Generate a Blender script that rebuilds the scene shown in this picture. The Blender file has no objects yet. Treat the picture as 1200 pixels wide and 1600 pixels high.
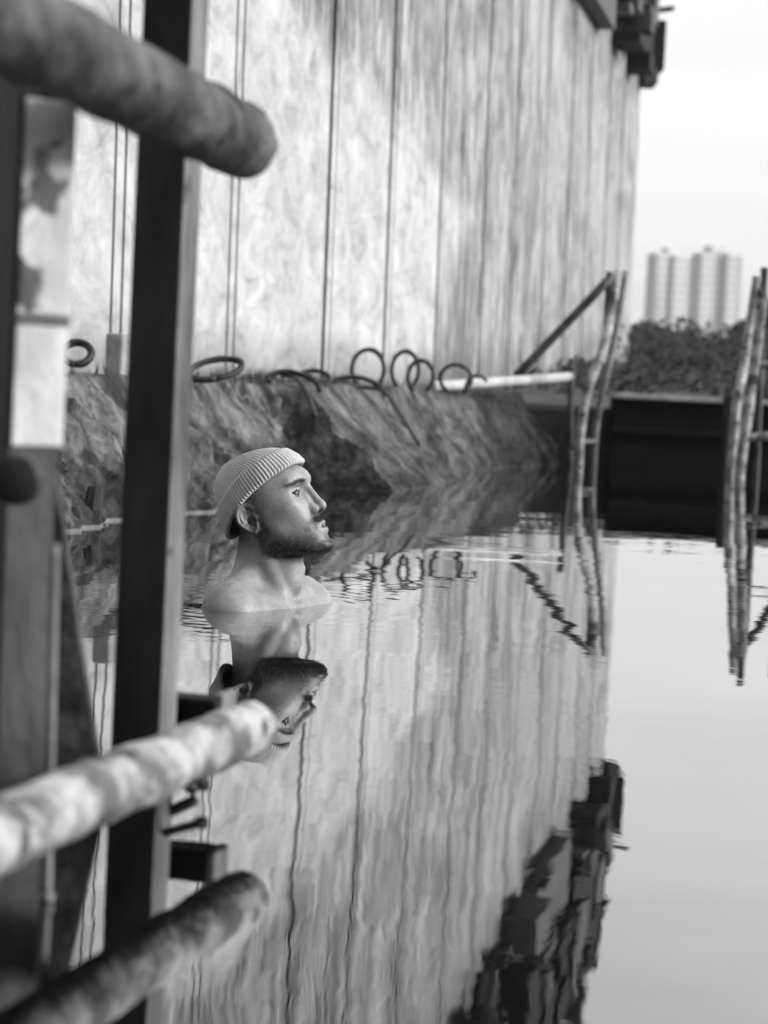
import bpy, bmesh, math, random
import numpy as np
from mathutils import Vector, Matrix, noise
random.seed(7); rng = np.random.default_rng(7)
R = math.radians
scene = bpy.context.scene
col = scene.collection

# ------------------------------------------------------------------ camera
F_PX = 3777.8                       # 85 mm lens, 36 mm tall frame, 1600 px tall
CAM_H = 0.5
PITCH = R(3.15); SR = 0.05; CR = math.sqrt(1 - SR * SR)
Fv = Vector((0, math.cos(PITCH), -math.sin(PITCH)))
Rv = Vector((1, 0, 0)); Uv = Vector((0, math.sin(PITCH), math.cos(PITCH)))
rv = CR * Rv + SR * Uv; uv = -SR * Rv + CR * Uv
C0 = Vector((0, 0, CAM_H))
cd = bpy.data.cameras.new('camera'); cam = bpy.data.objects.new('camera', cd); col.objects.link(cam)
m = Matrix.Identity(4)
for i in range(3):
    m[i][0] = rv[i]; m[i][1] = uv[i]; m[i][2] = -Fv[i]; m[i][3] = C0[i]
cam.matrix_world = m
cd.sensor_fit = 'VERTICAL'; cd.sensor_height = 36; cd.lens = 85
cd.clip_start = 0.05; cd.clip_end = 6000
cd.dof.use_dof = True; cd.dof.focus_distance = 5.16; cd.dof.aperture_fstop = 5.3
scene.camera = cam

def P(x, y, Y):
    """point at depth Y seen at pixel x, y of the 1200x1600 photograph"""
    d = Fv + rv * ((x - 600) / F_PX) + uv * ((800 - y) / F_PX)
    return C0 + d * (Y / d.y)

# ------------------------------------------------------------------ world, sun, exposure
SUN_EL, SUN_AZ = R(24), R(101)       # azimuth clockwise from +Y
w = bpy.data.worlds.new('World'); scene.world = w; w.use_nodes = True
nt = w.node_tree; nt.nodes.clear()
def N(nt, t, **k):
    n = nt.nodes.new(t)
    for a, b in k.items(): setattr(n, a, b)
    return n
sky = N(nt, 'ShaderNodeTexSky', sky_type='NISHITA', sun_disc=False, sun_elevation=SUN_EL, sun_rotation=SUN_AZ, dust_density=4.0)
bw = N(nt, 'ShaderNodeRGBToBW'); bg = N(nt, 'ShaderNodeBackground'); out = N(nt, 'ShaderNodeOutputWorld')
tc = N(nt, 'ShaderNodeTexCoord'); mp = N(nt, 'ShaderNodeMapping'); mp.inputs['Scale'].default_value = (1, 1, 7)
nz = N(nt, 'ShaderNodeTexNoise'); nz.inputs['Scale'].default_value = 2.2; nz.inputs['Detail'].default_value = 5
mr = N(nt, 'ShaderNodeMapRange'); mr.inputs[1].default_value = .3; mr.inputs[2].default_value = .7; mr.inputs[3].default_value = 4.4; mr.inputs[4].default_value = 6.1
mx = N(nt, 'ShaderNodeMix', data_type='FLOAT'); mx.inputs[0].default_value = .86
L = nt.links.new
L(sky.outputs[0], bw.inputs[0]); L(tc.outputs['Generated'], mp.inputs[0]); L(mp.outputs[0], nz.inputs['Vector'])
vd = N(nt, 'ShaderNodeVectorMath', operation='DOT_PRODUCT'); vd.inputs[1].default_value = Vector((.66, .70, .27)).normalized()
m2 = N(nt, 'ShaderNodeMapRange'); m2.inputs[1].default_value = -.30; m2.inputs[2].default_value = .62; m2.inputs[3].default_value = .10; m2.inputs[4].default_value = 1.0   # sky dimmed behind the camera so faces turned there stay dark
mm = N(nt, 'ShaderNodeMath', operation='MULTIPLY')
L(tc.outputs['Generated'], vd.inputs[0]); L(vd.outputs['Value'], m2.inputs[0]); L(m2.outputs[0], mm.inputs[0]); L(mr.outputs[0], mm.inputs[1])
sz = N(nt, 'ShaderNodeSeparateXYZ'); L(tc.outputs['Generated'], sz.inputs[0])
zg = N(nt, 'ShaderNodeMapRange'); zg.inputs[3].default_value = 1.0; zg.inputs[4].default_value = 1.35; L(sz.outputs[2], zg.inputs[0])   # overcast sky is brighter overhead
m4 = N(nt, 'ShaderNodeMath', operation='MULTIPLY'); L(mm.outputs[0], m4.inputs[0]); L(zg.outputs[0], m4.inputs[1])
L(nz.outputs[0], mr.inputs[0]); L(bw.outputs[0], mx.inputs[2]); L(m4.outputs[0], mx.inputs[3]); L(mx.outputs[0], bg.inputs[0]); L(bg.outputs[0], out.inputs[0])
bg.inputs[1].default_value = 0.1
sd = bpy.data.lights.new('sun', 'SUN'); sun = bpy.data.objects.new('sun', sd); col.objects.link(sun)
sd.energy = 2.0; sd.angle = R(18); sd.color = (1, .995, .99)
sv = Vector((math.sin(SUN_AZ) * math.cos(SUN_EL), math.cos(SUN_AZ) * math.cos(SUN_EL), math.sin(SUN_EL)))
sun.rotation_euler = sv.to_track_quat('Z', 'Y').to_euler()
scene.view_settings.view_transform = 'Standard'; scene.view_settings.look = 'None'
scene.view_settings.exposure = 1.05; scene.view_settings.gamma = 1
scene.cycles.use_denoising = True
scene.cycles.max_bounces = 8
scene.cycles.caustics_reflective = False; scene.cycles.caustics_refractive = False
scene.cycles.sample_clamp_indirect = 4

# ------------------------------------------------------------------ materials
def mat(name, lo, hi, scale=6, rough=.7, bump=.3, bscale=None, stretch=(1, 1, 1), spec=.4, detail=8, ramp=(.35, .65), coord='Object', dist=.01, spots=None):
    """mottled grey: noise between two grey values, with a noise bump"""
    mt = bpy.data.materials.new(name); mt.use_nodes = True
    t = mt.node_tree; b = t.nodes['Principled BSDF']; l = t.links.new
    c = N(t, 'ShaderNodeTexCoord'); mp = N(t, 'ShaderNodeMapping'); mp.inputs['Scale'].default_value = stretch
    l(c.outputs[coord], mp.inputs[0])
    n1 = N(t, 'ShaderNodeTexNoise'); n1.inputs['Scale'].default_value = scale; n1.inputs['Detail'].default_value = detail; n1.inputs['Roughness'].default_value = .62
    l(mp.outputs[0], n1.inputs['Vector'])
    cr = N(t, 'ShaderNodeValToRGB'); e = cr.color_ramp.elements
    e[0].position = ramp[0]; e[0].color = (lo, lo, lo, 1); e[1].position = ramp[1]; e[1].color = (hi, hi, hi, 1)
    l(n1.outputs[0], cr.inputs[0]); last = cr.outputs[0]
    if spots:
        n3 = N(t, 'ShaderNodeTexNoise'); n3.inputs['Scale'].default_value = spots[0]; n3.inputs['Detail'].default_value = 4
        l(c.outputs[coord], n3.inputs['Vector'])
        r3 = N(t, 'ShaderNodeMapRange'); r3.inputs[1].default_value = spots[1]; r3.inputs[2].default_value = spots[1] + .05
        l(n3.outputs[0], r3.inputs[0])
        mm = N(t, 'ShaderNodeMix', data_type='RGBA'); l(r3.outputs[0], mm.inputs[0]); l(last, mm.inputs[6])
        mm.inputs[7].default_value = (spots[2],) * 3 + (1,); last = mm.outputs[2]
    l(last, b.inputs['Base Color'])
    b.inputs['Roughness'].default_value = rough; b.inputs['Specular IOR Level'].default_value = spec
    n2 = N(t, 'ShaderNodeTexNoise'); n2.inputs['Scale'].default_value = bscale or scale * 4; n2.inputs['Detail'].default_value = 8
    l(mp.outputs[0], n2.inputs['Vector'])
    bp = N(t, 'ShaderNodeBump'); bp.inputs['Strength'].default_value = bump; bp.inputs['Distance'].default_value = dist
    l(n2.outputs[0], bp.inputs['Height']); l(bp.outputs[0], b.inputs['Normal'])
    return mt

M = {}
M['ledge'] = mat('ledge_concrete', .022, .17, 5.0, .85, .8, 16, (1, 1, 1), spots=(2.2, .64, .02), dist=.03, detail=12, ramp=(.38, .62))
M['footing'] = mat('footing_concrete', .012, .04, 4, .9, .6)
M['dark_steel'] = mat('dark_steel', .012, .03, 9, .5, .3, stretch=(1, 1, .3))
M['post_front'] = mat('shaded_steel', .008, .085, 4, .45, .3, stretch=(1, 1, .4))  # front of the tall post, its shade put into the colour
M['post_side'] = mat('worn_lit_steel', .05, .26, 11, .5, .7, stretch=(1, 1, .30), spots=(12, .62, .03))
M['pipe_dark'] = mat('rusted_pipe', .010, .12, 13, .55, .9, 60, spots=(9, .60, .015), ramp=(.42, .62), detail=14)
M['pipe_light'] = mat('pale_pipe', .10, .46, 15, .6, .8, 60, spots=(13, .61, .05), ramp=(.40, .58), detail=14)
M['paint_peel'] = mat('peeling_paint', .42, .84, 9, .5, .4, 40, (1, 1, .5), spots=(16, .56, .03))
M['post_low'] = mat('stained_post', .010, .09, 6, .55, .6, 40, (1, 1, .35), ramp=(.42, .7))
M['rust_dark'] = mat('dark_rust', .012, .10, 10, .6, .5, 40)
M['grey_steel'] = mat('grey_steel', .10, .30, 12, .5, .3)
M['pale_rail'] = mat('pale_rail', .16, .52, 14, .6, .5, spots=(7, .56, .05), ramp=(.4, .6))
M['pale_beam'] = mat('pale_beam', .30, .60, 6, .7, .3)
M['gate'] = mat('gate_steel', .003, .009, 3, .6, .5, stretch=(1, 1, 3), spec=.15)
M['gate_cap'] = mat('gate_cap', .2, .5, 6, .8, .3)
M['rubber'] = mat('rebar', .015, .04, 20, .6, .3)
M['panel_grey'] = mat('panel_grey', .07, .13, 3, .7, .3)
M['panel_dark'] = mat('panel_dark', .006, .022, 5, .8, .5)
M['panel_rust'] = mat('panel_rust', .02, .16, 5, .8, .5, stretch=(1, 1, .3))
M['ground'] = mat('bank_ground', .02, .12, 1.2, .95, .8, 6)
M['leaf'] = mat('leaf', .010, .038, 1.5, .8, .2)
M['bark'] = mat('bark', .03, .08, 8, .9, .6)
M['grassm'] = mat('grass', .04, .14, 5, .8, .1)
M['tower'] = mat('tower_concrete', .78, .86, .1, .9, .1, dist=.1)
M['tower_grey'] = mat('tower_grey', .44, .52, .1, .9, .1, dist=.1)
M['window'] = mat('window_glass', .34, .42, .3, .3, .0)
M['rubble'] = mat('rubble', .22, .45, 2, .9, .6)

def wall_material():
    mt = bpy.data.materials.new('wall_concrete'); mt.use_nodes = True
    t = mt.node_tree; b = t.nodes['Principled BSDF']; l = t.links.new
    g = N(t, 'ShaderNodeNewGeometry'); sp = N(t, 'ShaderNodeSeparateXYZ'); l(g.outputs['Position'], sp.inputs[0])
    def mapn(sc, scale, det, rough=.6, dis=0):
        mp = N(t, 'ShaderNodeMapping'); mp.inputs['Scale'].default_value = sc; l(g.outputs['Position'], mp.inputs[0])
        n = N(t, 'ShaderNodeTexNoise'); n.inputs['Scale'].default_value = scale; n.inputs['Detail'].default_value = det; n.inputs['Roughness'].default_value = rough; n.inputs['Distortion'].default_value = dis
        l(mp.outputs[0], n.inputs['Vector']); return n.outputs[0]
    def ramp(src, stops):
        c = N(t, 'ShaderNodeValToRGB'); e = c.color_ramp.elements
        e[0].position, e[1].position = stops[0][0], stops[-1][0]
        for s in stops[1:-1]: e.new(s[0])
        for el, s in zip(sorted(e, key=lambda q: q.position), stops): el.color = (s[1],) * 3 + (1,)
        l(src, c.inputs[0]); return c.outputs[0]
    def mth(op, a, bb, c=None):
        n = N(t, 'ShaderNodeMath', operation=op)
        for i, v in enumerate((a, bb) + ((c,) if c is not None else ())):
            if isinstance(v, (int, float)): n.inputs[i].default_value = v
            else: l(v, n.inputs[i])
        return n.outputs[0]
    def mix(fac, a, bb, mode='MIX'):
        n = N(t, 'ShaderNodeMix', data_type='RGBA', blend_type=mode)
        for i, v in ((0, fac), (6, a), (7, bb)):
            if isinstance(v, (int, float)): n.inputs[i].default_value = v if i == 0 else (v, v, v, 1)
            else: l(v, n.inputs[i])
        return n.outputs[2]
    # bare concrete: vertical run-off streaks
    streak = mapn((1, 1.6, .17), 5, 10, .74, 1.3)
    bare = ramp(streak, [(.36, .08), (.43, .34), (.50, .60), (.60, .76)])
    fine = mapn((1, 9, .5), 3, 6, .7)
    med = mapn((1, 2.2, .9), 3.2, 9, .72, 1.0)
    bare = mix(.75, bare, ramp(med, [(.40, .30), (.54, 1.0)]), 'MULTIPLY')
    bare = mix(.6, bare, ramp(fine, [(.36, .35), (.56, 1.0)]), 'MULTIPLY')
    blot = mapn((1, .35, .45), 1.6, 5, .6, 1.5)
    bare = mix(.8, bare, ramp(blot, [(.36, .50), (.56, .95)]), 'MULTIPLY')
    low = mth('ADD', mth('MULTIPLY', sp.outputs[2], .45), mth('MULTIPLY', blot, .9))
    bare = mix(1.0, bare, ramp(low, [(.55, .50), (1.35, .98)]), 'MULTIPLY')
    # whitewashed area with brushed swirls
    sw = mapn((1, .9, 1.7), 3.2, 9, .72, .7)
    white = ramp(sw, [(.32, .34), (.45, .54), (.58, .68)])
    smg = mapn((1, .8, 1.0), 1.7, 7, .66, .9)
    white = mix(.40, white, ramp(smg, [(.38, .62), (.52, 1.0)]), 'MULTIPLY')
    sw2 = mapn((1, 1, .5), 1.2, 4, .6, .8)
    white = mix(.6, white, ramp(sw2, [(.3, .72), (.6, 1.0)]), 'MULTIPLY')
    edge = mapn((1, .8, .8), 1.3, 6, .6)
    Y, Z = sp.outputs[1], sp.outputs[2]
    e = mth('MULTIPLY', mth('SUBTRACT', edge, .5), .55)
    d1 = mth('SUBTRACT', Y, 10.0); ztop = mth('SUBTRACT', 2.42, mth('MULTIPLY', mth('MULTIPLY', d1, d1), .0105))
    m1 = mth('SUBTRACT', mth('ADD', ztop, e), Z)
    yr = mth('ADD', 15.9, mth('MULTIPLY', Z, 1.15)); m2 = mth('MULTIPLY', mth('SUBTRACT', mth('ADD', yr, mth('MULTIPLY', e, 2.5)), Y), .25)
    msk = mth('MINIMUM', m1, m2)
    mk = N(t, 'ShaderNodeMapRange', interpolation_type='SMOOTHSTEP'); mk.inputs[1].default_value = -.06; mk.inputs[2].default_value = .18; l(msk, mk.inputs[0])
    cfin = mix(mk.outputs[0], bare, white)
    # a second pale diagonal band higher up
    zb = mth('SUBTRACT', 5.6, mth('MULTIPLY', mth('SUBTRACT', Y, 12), .20))
    bd = mth('ABSOLUTE', mth('SUBTRACT', mth('ADD', zb, mth('MULTIPLY', e, 1.6)), Z), 0)
    mb = N(t, 'ShaderNodeMapRange', interpolation_type='SMOOTHSTEP'); mb.inputs[1].default_value = .9; mb.inputs[2].default_value = .05; l(bd, mb.inputs[0])
    cfin = mix(mth('MULTIPLY', mb.outputs[0], .22), cfin, .62)
    # tarred, ragged band under the wall head
    tb = N(t, 'ShaderNodeMapRange'); tb.inputs[1].default_value = 4.15; tb.inputs[2].default_value = 5.3; tb.inputs[3].default_value = 0; tb.inputs[4].default_value = .85
    l(mth('ADD', Z, mth('MULTIPLY', mth('SUBTRACT', streak, .5), 4.0)), tb.inputs[0]); cfin = mix(tb.outputs[0], cfin, .03)
    # darker towards the foot
    ft = N(t, 'ShaderNodeMapRange'); ft.inputs[1].default_value = .46; ft.inputs[2].default_value = .75; ft.inputs[3].default_value = .6; ft.inputs[4].default_value = 0
    l(mth('ADD', Z, mth('MULTIPLY', e, .6)), ft.inputs[0]); cfin = mix(ft.outputs[0], cfin, .10)
    l(cfin, b.inputs['Base Color']); b.inputs['Roughness'].default_value = .85; b.inputs['Specular IOR Level'].default_value = .25
    bp = N(t, 'ShaderNodeBump'); bp.inputs['Strength'].default_value = .6; bp.inputs['Distance'].default_value = .04
    l(mth('ADD', sw, fine), bp.inputs['Height']); l(bp.outputs[0], b.inputs['Normal'])
    return mt
M['wall'] = wall_material()
M['groove'] = mat('joint_tar', .015, .16, 3, .9, .3, stretch=(1, 1, .35), ramp=(.42, .62))
M['foot'] = mat('foot_concrete', .16, .34, 7, .85, .5)
M['strip'] = mat('joint_strip', .01, .06, 7, .85, .3, stretch=(1, 1, .25))

def water_material():
    mt = bpy.data.materials.new('water'); mt.use_nodes = True
    t = mt.node_tree; t.nodes.clear(); l = t.links.new
    o = N(t, 'ShaderNodeOutputMaterial'); mix = N(t, 'ShaderNodeMixShader'); d = N(t, 'ShaderNodeBsdfDiffuse'); gl = N(t, 'ShaderNodeBsdfGlossy')
    d.inputs[0].default_value = (.003, .003, .003, 1); gl.inputs['Roughness'].default_value = .0; gl.inputs[0].default_value = (.97, .97, .97, 1)
    lw = N(t, 'ShaderNodeLayerWeight'); lw.inputs[0].default_value = .5
    c = N(t, 'ShaderNodeValToRGB'); e = c.color_ramp.elements
    e[0].position = 0; e[0].color = (.04,) * 3 + (1,); e[1].position = .96; e[1].color = (.98,) * 3 + (1,)
    for p, v in ((.5, .07), (.62, .17), (.70, .37), (.80, .58), (.88, .72), (.93, .86)):
        x = e.new(p); x.color = (v, v, v, 1)
    l(lw.outputs['Facing'], c.inputs[0]); l(c.outputs[0], mix.inputs[0]); l(d.outputs[0], mix.inputs[1]); l(gl.outputs[0], mix.inputs[2]); l(mix.outputs[0], o.inputs[0])
    g = N(t, 'ShaderNodeNewGeometry')
    def nn(sc, scale, det):
        mp = N(t, 'ShaderNodeMapping'); mp.inputs['Scale'].default_value = sc; l(g.outputs['Position'], mp.inputs[0])
        n = N(t, 'ShaderNodeTexNoise'); n.inputs['Scale'].default_value = scale; n.inputs['Detail'].default_value = det; n.inputs['Roughness'].default_value = .5
        l(mp.outputs[0], n.inputs['Vector']); return n.outputs[0]
    def mth(op, a, bb):
        n = N(t, 'ShaderNodeMath', operation=op)
        for i, v in enumerate((a, bb)):
            if isinstance(v, (int, float)): n.inputs[i].default_value = v
            else: l(v, n.inputs[i])
        return n.outputs[0]
    big = nn((.9, .8, 1), 2.2, 1); small = nn((1, .8, 1), 7, 3)
    patch = nn((1, 1, 1), .8, 2)
    pm = N(t, 'ShaderNodeMapRange'); pm.inputs[1].default_value = .42; pm.inputs[2].default_value = .62; l(patch, pm.inputs[0])
    # rings round the man
    vd = N(t, 'ShaderNodeVectorMath', operation='DISTANCE'); l(g.outputs['Position'], vd.inputs[0]); vd.inputs[1].default_value = (MAN.x, MAN.y, 0)
    dist = vd.outputs['Value']
    fall = N(t, 'ShaderNodeMapRange', interpolation_type='SMOOTHSTEP'); fall.inputs[1].default_value = .12; fall.inputs[2].default_value = .75; fall.inputs[3].default_value = 1; fall.inputs[4].default_value = 0; l(dist, fall.inputs[0])
    rings = mth('MULTIPLY', mth('MULTIPLY', mth('SINE', mth('ADD', mth('MULTIPLY', dist, 75), mth('MULTIPLY', small, 9)), 0), fall.outputs[0]), .00006)
    h = mth('ADD', mth('MULTIPLY', big, .0015), mth('MULTIPLY', mth('MULTIPLY', small, .00042), mth('ADD', pm.outputs[0], .45)))
    h = mth('ADD', h, rings)
    bp = N(t, 'ShaderNodeBump'); bp.inputs['Strength'].default_value = 1; bp.inputs['Distance'].default_value = 1
    l(h, bp.inputs['Height'])
    for x in (gl, d): l(bp.outputs[0], x.inputs['Normal'])
    return mt

# ------------------------------------------------------------------ object helpers
def tag(o, label=None, cat=None, group=None, kind=None):
    for k, v in (('label', label), ('category', cat), ('group', group), ('kind', kind)):
        if v: o[k] = v
    return o
def empty(name, loc, label=None, cat=None, group=None):
    o = bpy.data.objects.new(name, None); col.objects.link(o); o.location = loc
    o.empty_display_size = .1
    return tag(o, label, cat, group)
def obj(name, verts, faces, m, parent=None, smooth=False, origin=None):
    me = bpy.data.meshes.new(name)
    vs = [Vector(v) for v in verts]
    base = Vector(parent.location) if parent is not None else Vector((0, 0, 0))
    if parent is None and origin is not None: base = Vector(origin)
    me.from_pydata([v - base for v in vs], [], faces); me.update()
    ms = m if isinstance(m, (list, tuple)) else [m]
    for x in ms: me.materials.append(x)
    o = bpy.data.objects.new(name, me); col.objects.link(o)
    if parent is not None: o.parent = parent
    elif origin is not None: o.location = origin
    if smooth:
        me.polygons.foreach_set('use_smooth', [True] * len(me.polygons))
    return o
def box_geo(c, s, rot=0, bev=0):
    """axis box, optional z rotation; returns verts, faces (bevelled)"""
    bm = bmesh.new(); bmesh.ops.create_cube(bm, size=1)
    for v in bm.verts: v.co = Vector((v.co.x * s[0], v.co.y * s[1], v.co.z * s[2]))
    if bev: bmesh.ops.bevel(bm, geom=bm.edges[:], offset=bev, segments=2, affect='EDGES', profile=.6)
    rm = Matrix.Rotation(rot, 3, 'Z')
    vs = [rm @ v.co + Vector(c) for v in bm.verts]; bm.verts.index_update()
    fs = [[v.index for v in f.verts] for f in bm.faces]; bm.free()
    return vs, fs
def join(parts):
    V, Fc = [], []
    for v, f in parts:
        n = len(V); V += list(v); Fc += [[i + n for i in q] for q in f]
    return V, Fc
def tube_geo(path, rad, seg=16, cap=True, round_end=0, jitter=0, seed=0):
    """tube along a polyline; round_end = number of rounding rings at both ends"""
    pts = [Vector(p) for p in path]; n = len(pts)
    rads = [rad] * n if not hasattr(rad, '__len__') else list(rad)
    if round_end:
        def ends(p, q, r):
            d = (p - q).normalized(); o = []
            for k in range(1, round_end + 1):
                a = k / round_end * math.pi / 2 * .97
                o.append((p + d * (math.sin(a) * r * .20), r * (math.cos(a) ** .55)))
            return o
        a = ends(pts[0], pts[1], rads[0])[::-1]; b = ends(pts[-1], pts[-2], rads[-1])
        pts = [p for p, _ in a] + pts + [p for p, _ in b]; rads = [r for _, r in a] + rads + [r for _, r in b]; n = len(pts)
    V, Fc = [], []
    prev = None
    for i in range(n):
        d = (pts[min(i + 1, n - 1)] - pts[max(i - 1, 0)]).normalized()
        if prev is None:
            a = Vector((0, 0, 1)) if abs(d.z) < .9 else Vector((1, 0, 0)); u = d.cross(a).normalized()
        else:
            u = (prev - d * prev.dot(d)).normalized()
        prev = u; v = d.cross(u)
        for k in range(seg):
            an = 2 * math.pi * k / seg
            rr = rads[i]
            if jitter:
                q = u * math.cos(an) + v * math.sin(an)
                rr *= 1 + jitter * noise.noise((pts[i] * 14 + q * 1.2 + Vector((seed, 0, 0)))) + jitter * .5 * noise.noise((pts[i] * 50 + q * 3))
            V.append(pts[i] + (u * math.cos(an) + v * math.sin(an)) * rr)
    for i in range(n - 1):
        for k in range(seg):
            k2 = (k + 1) % seg
            Fc.append([i * seg + k, i * seg + k2, (i + 1) * seg + k2, (i + 1) * seg + k])
    if cap: Fc.append(list(range(seg))[::-1]); Fc.append([(n - 1) * seg + k for k in range(seg)])
    return V, Fc
def lerp_path(a, b, n): a, b = Vector(a), Vector(b); return [a.lerp(b, i / n) for i in range(n + 1)]
def bend_path(ctrl, n=8):
    c = [Vector(p) for p in ctrl]; c = [c[0] * 2 - c[1]] + c + [c[-1] * 2 - c[-2]]; o = []
    for i in range(1, len(c) - 2):
        for k in range(n):
            t = k / n; p0, p1, p2, p3 = c[i - 1:i + 3]
            o.append(.5 * ((2 * p1) + (p2 - p0) * t + (2 * p0 - 5 * p1 + 4 * p2 - p3) * t * t + (3 * p1 - p0 - 3 * p2 + p3) * t ** 3))
    o.append(c[-2]); return o

# ------------------------------------------------------------------ setting: water and ground
PS, MAN_Y = 1.052, 5.22
tragus = P(405.3, 810.7, MAN_Y)
MAN = Vector((tragus.x, MAN_Y, 0))
M['water'] = water_material()
WS, WK = -2.75, .185                               # the wall's line: X = WS + WK * Y
wx = lambda Y, s=WS: s + WK * Y
o = obj('water', [(-3, -60, 0), (400, -60, 0), (400, 16.05, 0), (-3, 16.05, 0)], [[0, 1, 2, 3]], M['water']); tag(o, kind='structure')
def ground():
    xs = [-900, -200, -60, -20, -8, 0, 1.2] + [1.5 + i * .5 for i in range(60)] + [40, 60, 120, 300, 700, 1350]
    ys = [16.35 + i * .5 for i in range(80)] + [60, 75, 95, 130, 200, 350, 700, 980]
    V = []
    for y in ys:
        for x in xs:
            z = .40 + min(max(y - 16.4, 0), 22) * .027
            z += .05 * noise.noise(Vector((x * .7, y * .5, 0))) + .10 * noise.noise(Vector((x * .2, y * .15, 5))) * min(1, (y - 16.3) * .3)
            V.append((x, y, z if y > 16.4 else .38))
    n = len(xs); Fc = [[j * n + i, j * n + i + 1, (j + 1) * n + i + 1, (j + 1) * n + i] for j in range(len(ys) - 1) for i in range(n - 1)]
    o = obj('ground', V, Fc, M['ground'], smooth=True); tag(o, kind='structure')
ground()
o = obj('water_bed', *box_geo((100, -22, -2.2), (600, 78, .1)), M['footing']); tag(o, kind='structure')

# ------------------------------------------------------------------ the dock wall
def dock_wall():
    Y0, Y1, ztop, zbot, bat = 1.5, 31.6, 7.0, -.8, -.012
    root = empty('dock_wall', (wx(10), 10, 0), 'tall pale concrete dock wall with vertical joints, streaked grey towards its far end', 'wall')
    nrm = Vector((1, -WK, 0)).normalized()
    js = []
    y = 9.12 - 1.85 * 4
    k = 0
    while y < Y1 - .3: js.append(y + .10 * math.sin(k * 2.3)); y += 1.85; k += 1
    # plan line of the face with grooves
    prof = [(Y0, 0, 0)]
    gw, gd = .020, .035
    for j in js:
        gw = .014 if j < 12.5 else .038
        for a in ((j, j + .13) if j < 12.5 else (j, j + .16)):
            if a > j and j > 12.5: gw = .010
            prof += [(a - gw, 0, 0 if a == j else 2), (a - gw, -gd, 1), (a + gw, -gd, 1), (a + gw, 0, 2 if a == j else 0)]
    prof.append((Y1, 0, 0))
    zs = [zbot, 0, .45, 1.0, 1.7, 2.4, 3.2, 4.2, 5.2, 6.2, ztop]
    V, Fc, mi = [], [], []
    for z in zs:
        for i, (yy, d, _) in enumerate(prof):
            wob = .004 * noise.noise(Vector((yy * .8, z * .5, 0)))
            V.append(Vector((wx(yy) + bat * z, yy, z)) + nrm * (d + wob))
    n = len(prof)
    for a in range(len(zs) - 1):
        for i in range(n - 1):
            Fc.append([a * n + i, a * n + i + 1, (a + 1) * n + i + 1, (a + 1) * n + i])
            d0, d1 = prof[i][1], prof[i + 1][1]
            m_ = (1 if prof[i][0] < 12.5 else 2) if (d0 < 0 or d1 < 0) else 0
            mi.append(m_)
    # far end, back and top
    b0 = len(V)
    for yy, off in ((Y0, -3.0), (Y1, -3.0)):
        for z in (zbot, ztop): V.append(Vector((wx(yy) + off, yy, z)))
    Fc += [[n - 1, b0 + 2, b0 + 3, (len(zs) - 1) * n + n - 1], [b0, b0 + 1, (len(zs) - 1) * n], [b0 + 1, b0 + 3, (len(zs) - 1) * n + n - 1, (len(zs) - 1) * n], [b0, b0 + 2, b0 + 3, b0 + 1], [0, b0, (len(zs) - 1) * n]]
    mi += [0] * 5
    o = obj('concrete_face', V, Fc, [M['wall'], M['groove'], M['strip']], root)
    for p, q in zip(o.data.polygons, mi): p.material_index = q
    bm = bmesh.new(); bm.from_mesh(o.data); bmesh.ops.recalc_face_normals(bm, faces=bm.faces); bm.to_mesh(o.data); bm.free()
    # pilaster foot at the first joint, and wall-head panels and machinery
    yy = js[4]
    ang = -math.atan(WK)
    def at(Y, off, z): p = Vector((wx(Y) + bat * z, Y, z)) + nrm * off; return p
    def pbox(name, Ya, Yb, z0, z1, d, m_, bev=.015):
        c = at((Ya + Yb) / 2, d / 2 + .004, (z0 + z1) / 2)
        return obj(name, *box_geo(c, (d, (Yb - Ya) * math.sqrt(1 + WK * WK), z1 - z0), ang, bev), m_, root)
    obj('foot_block', *box_geo(at(yy + .12, .03, .52), (.07, .34, .20), ang, .01), M['foot'], root)
    # (Ya, Yb, bottom, top, depth, tone)
    spec = [(8.2, 10.9, 4.9, 6.9, .12, 0), (11.0, 12.5, 4.45, 6.95, .20, 0), (12.6, 14.7, 4.00, 6.9, .26, 0), (14.8, 16.4, 4.62, 5.3, .10, 1), (14.8, 16.4, 5.35, 6.95, .18, 0),
            (16.5, 18.1, 4.42, 6.2, .14, 1), (16.6, 18.2, 6.25, 6.95, .22, 0), (18.2, 20.3, 4.85, 5.45, .10, 0), (18.3, 20.5, 5.5, 6.9, .24, 0), (20.7, 23.2, 4.55, 6.3, .14, 1),
            (20.9, 23.0, 6.35, 6.98, .20, 0), (23.4, 26.2, 4.35, 5.6, .18, 1), (23.4, 25.2, 5.7, 7.0, .26, 0), (26.3, 28.6, 4.80, 5.5, .24, 0), (25.4, 28.4, 5.6, 6.6, .12, 1), (28.8, 31.3, 4.60, 5.3, .18, 0), (28.7, 31.2, 5.4, 6.9, .10, 0)]
    for a, b_, z0, z1, d, g in spec:
        tag(pbox('panel', a, b_, z0, z1, d, M['panel_grey'] if g else M['panel_dark']), 'dark rusted panel' if not g else 'grey sheet panel')
        obj('bracket', *box_geo(at(a + .18, d + .02, z0 - .03), (.10, .30, .06), ang, .008), M['panel_dark'], root)
    rd = random.Random(3)
    for k in range(64):
        Ya = rd.uniform(9.8, 30.5); L_ = rd.uniform(.25, 1.1); z0 = rd.uniform(4.35, 6.3) + max(0, (14 - Ya) * .1); hh = rd.uniform(.08, .7)
        pbox('panel', Ya, Ya + L_, z0, z0 + hh, rd.uniform(.24, .42), M[rd.choice(['panel_dark', 'panel_dark', 'panel_grey', 'panel_rust'])], .01)
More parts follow.
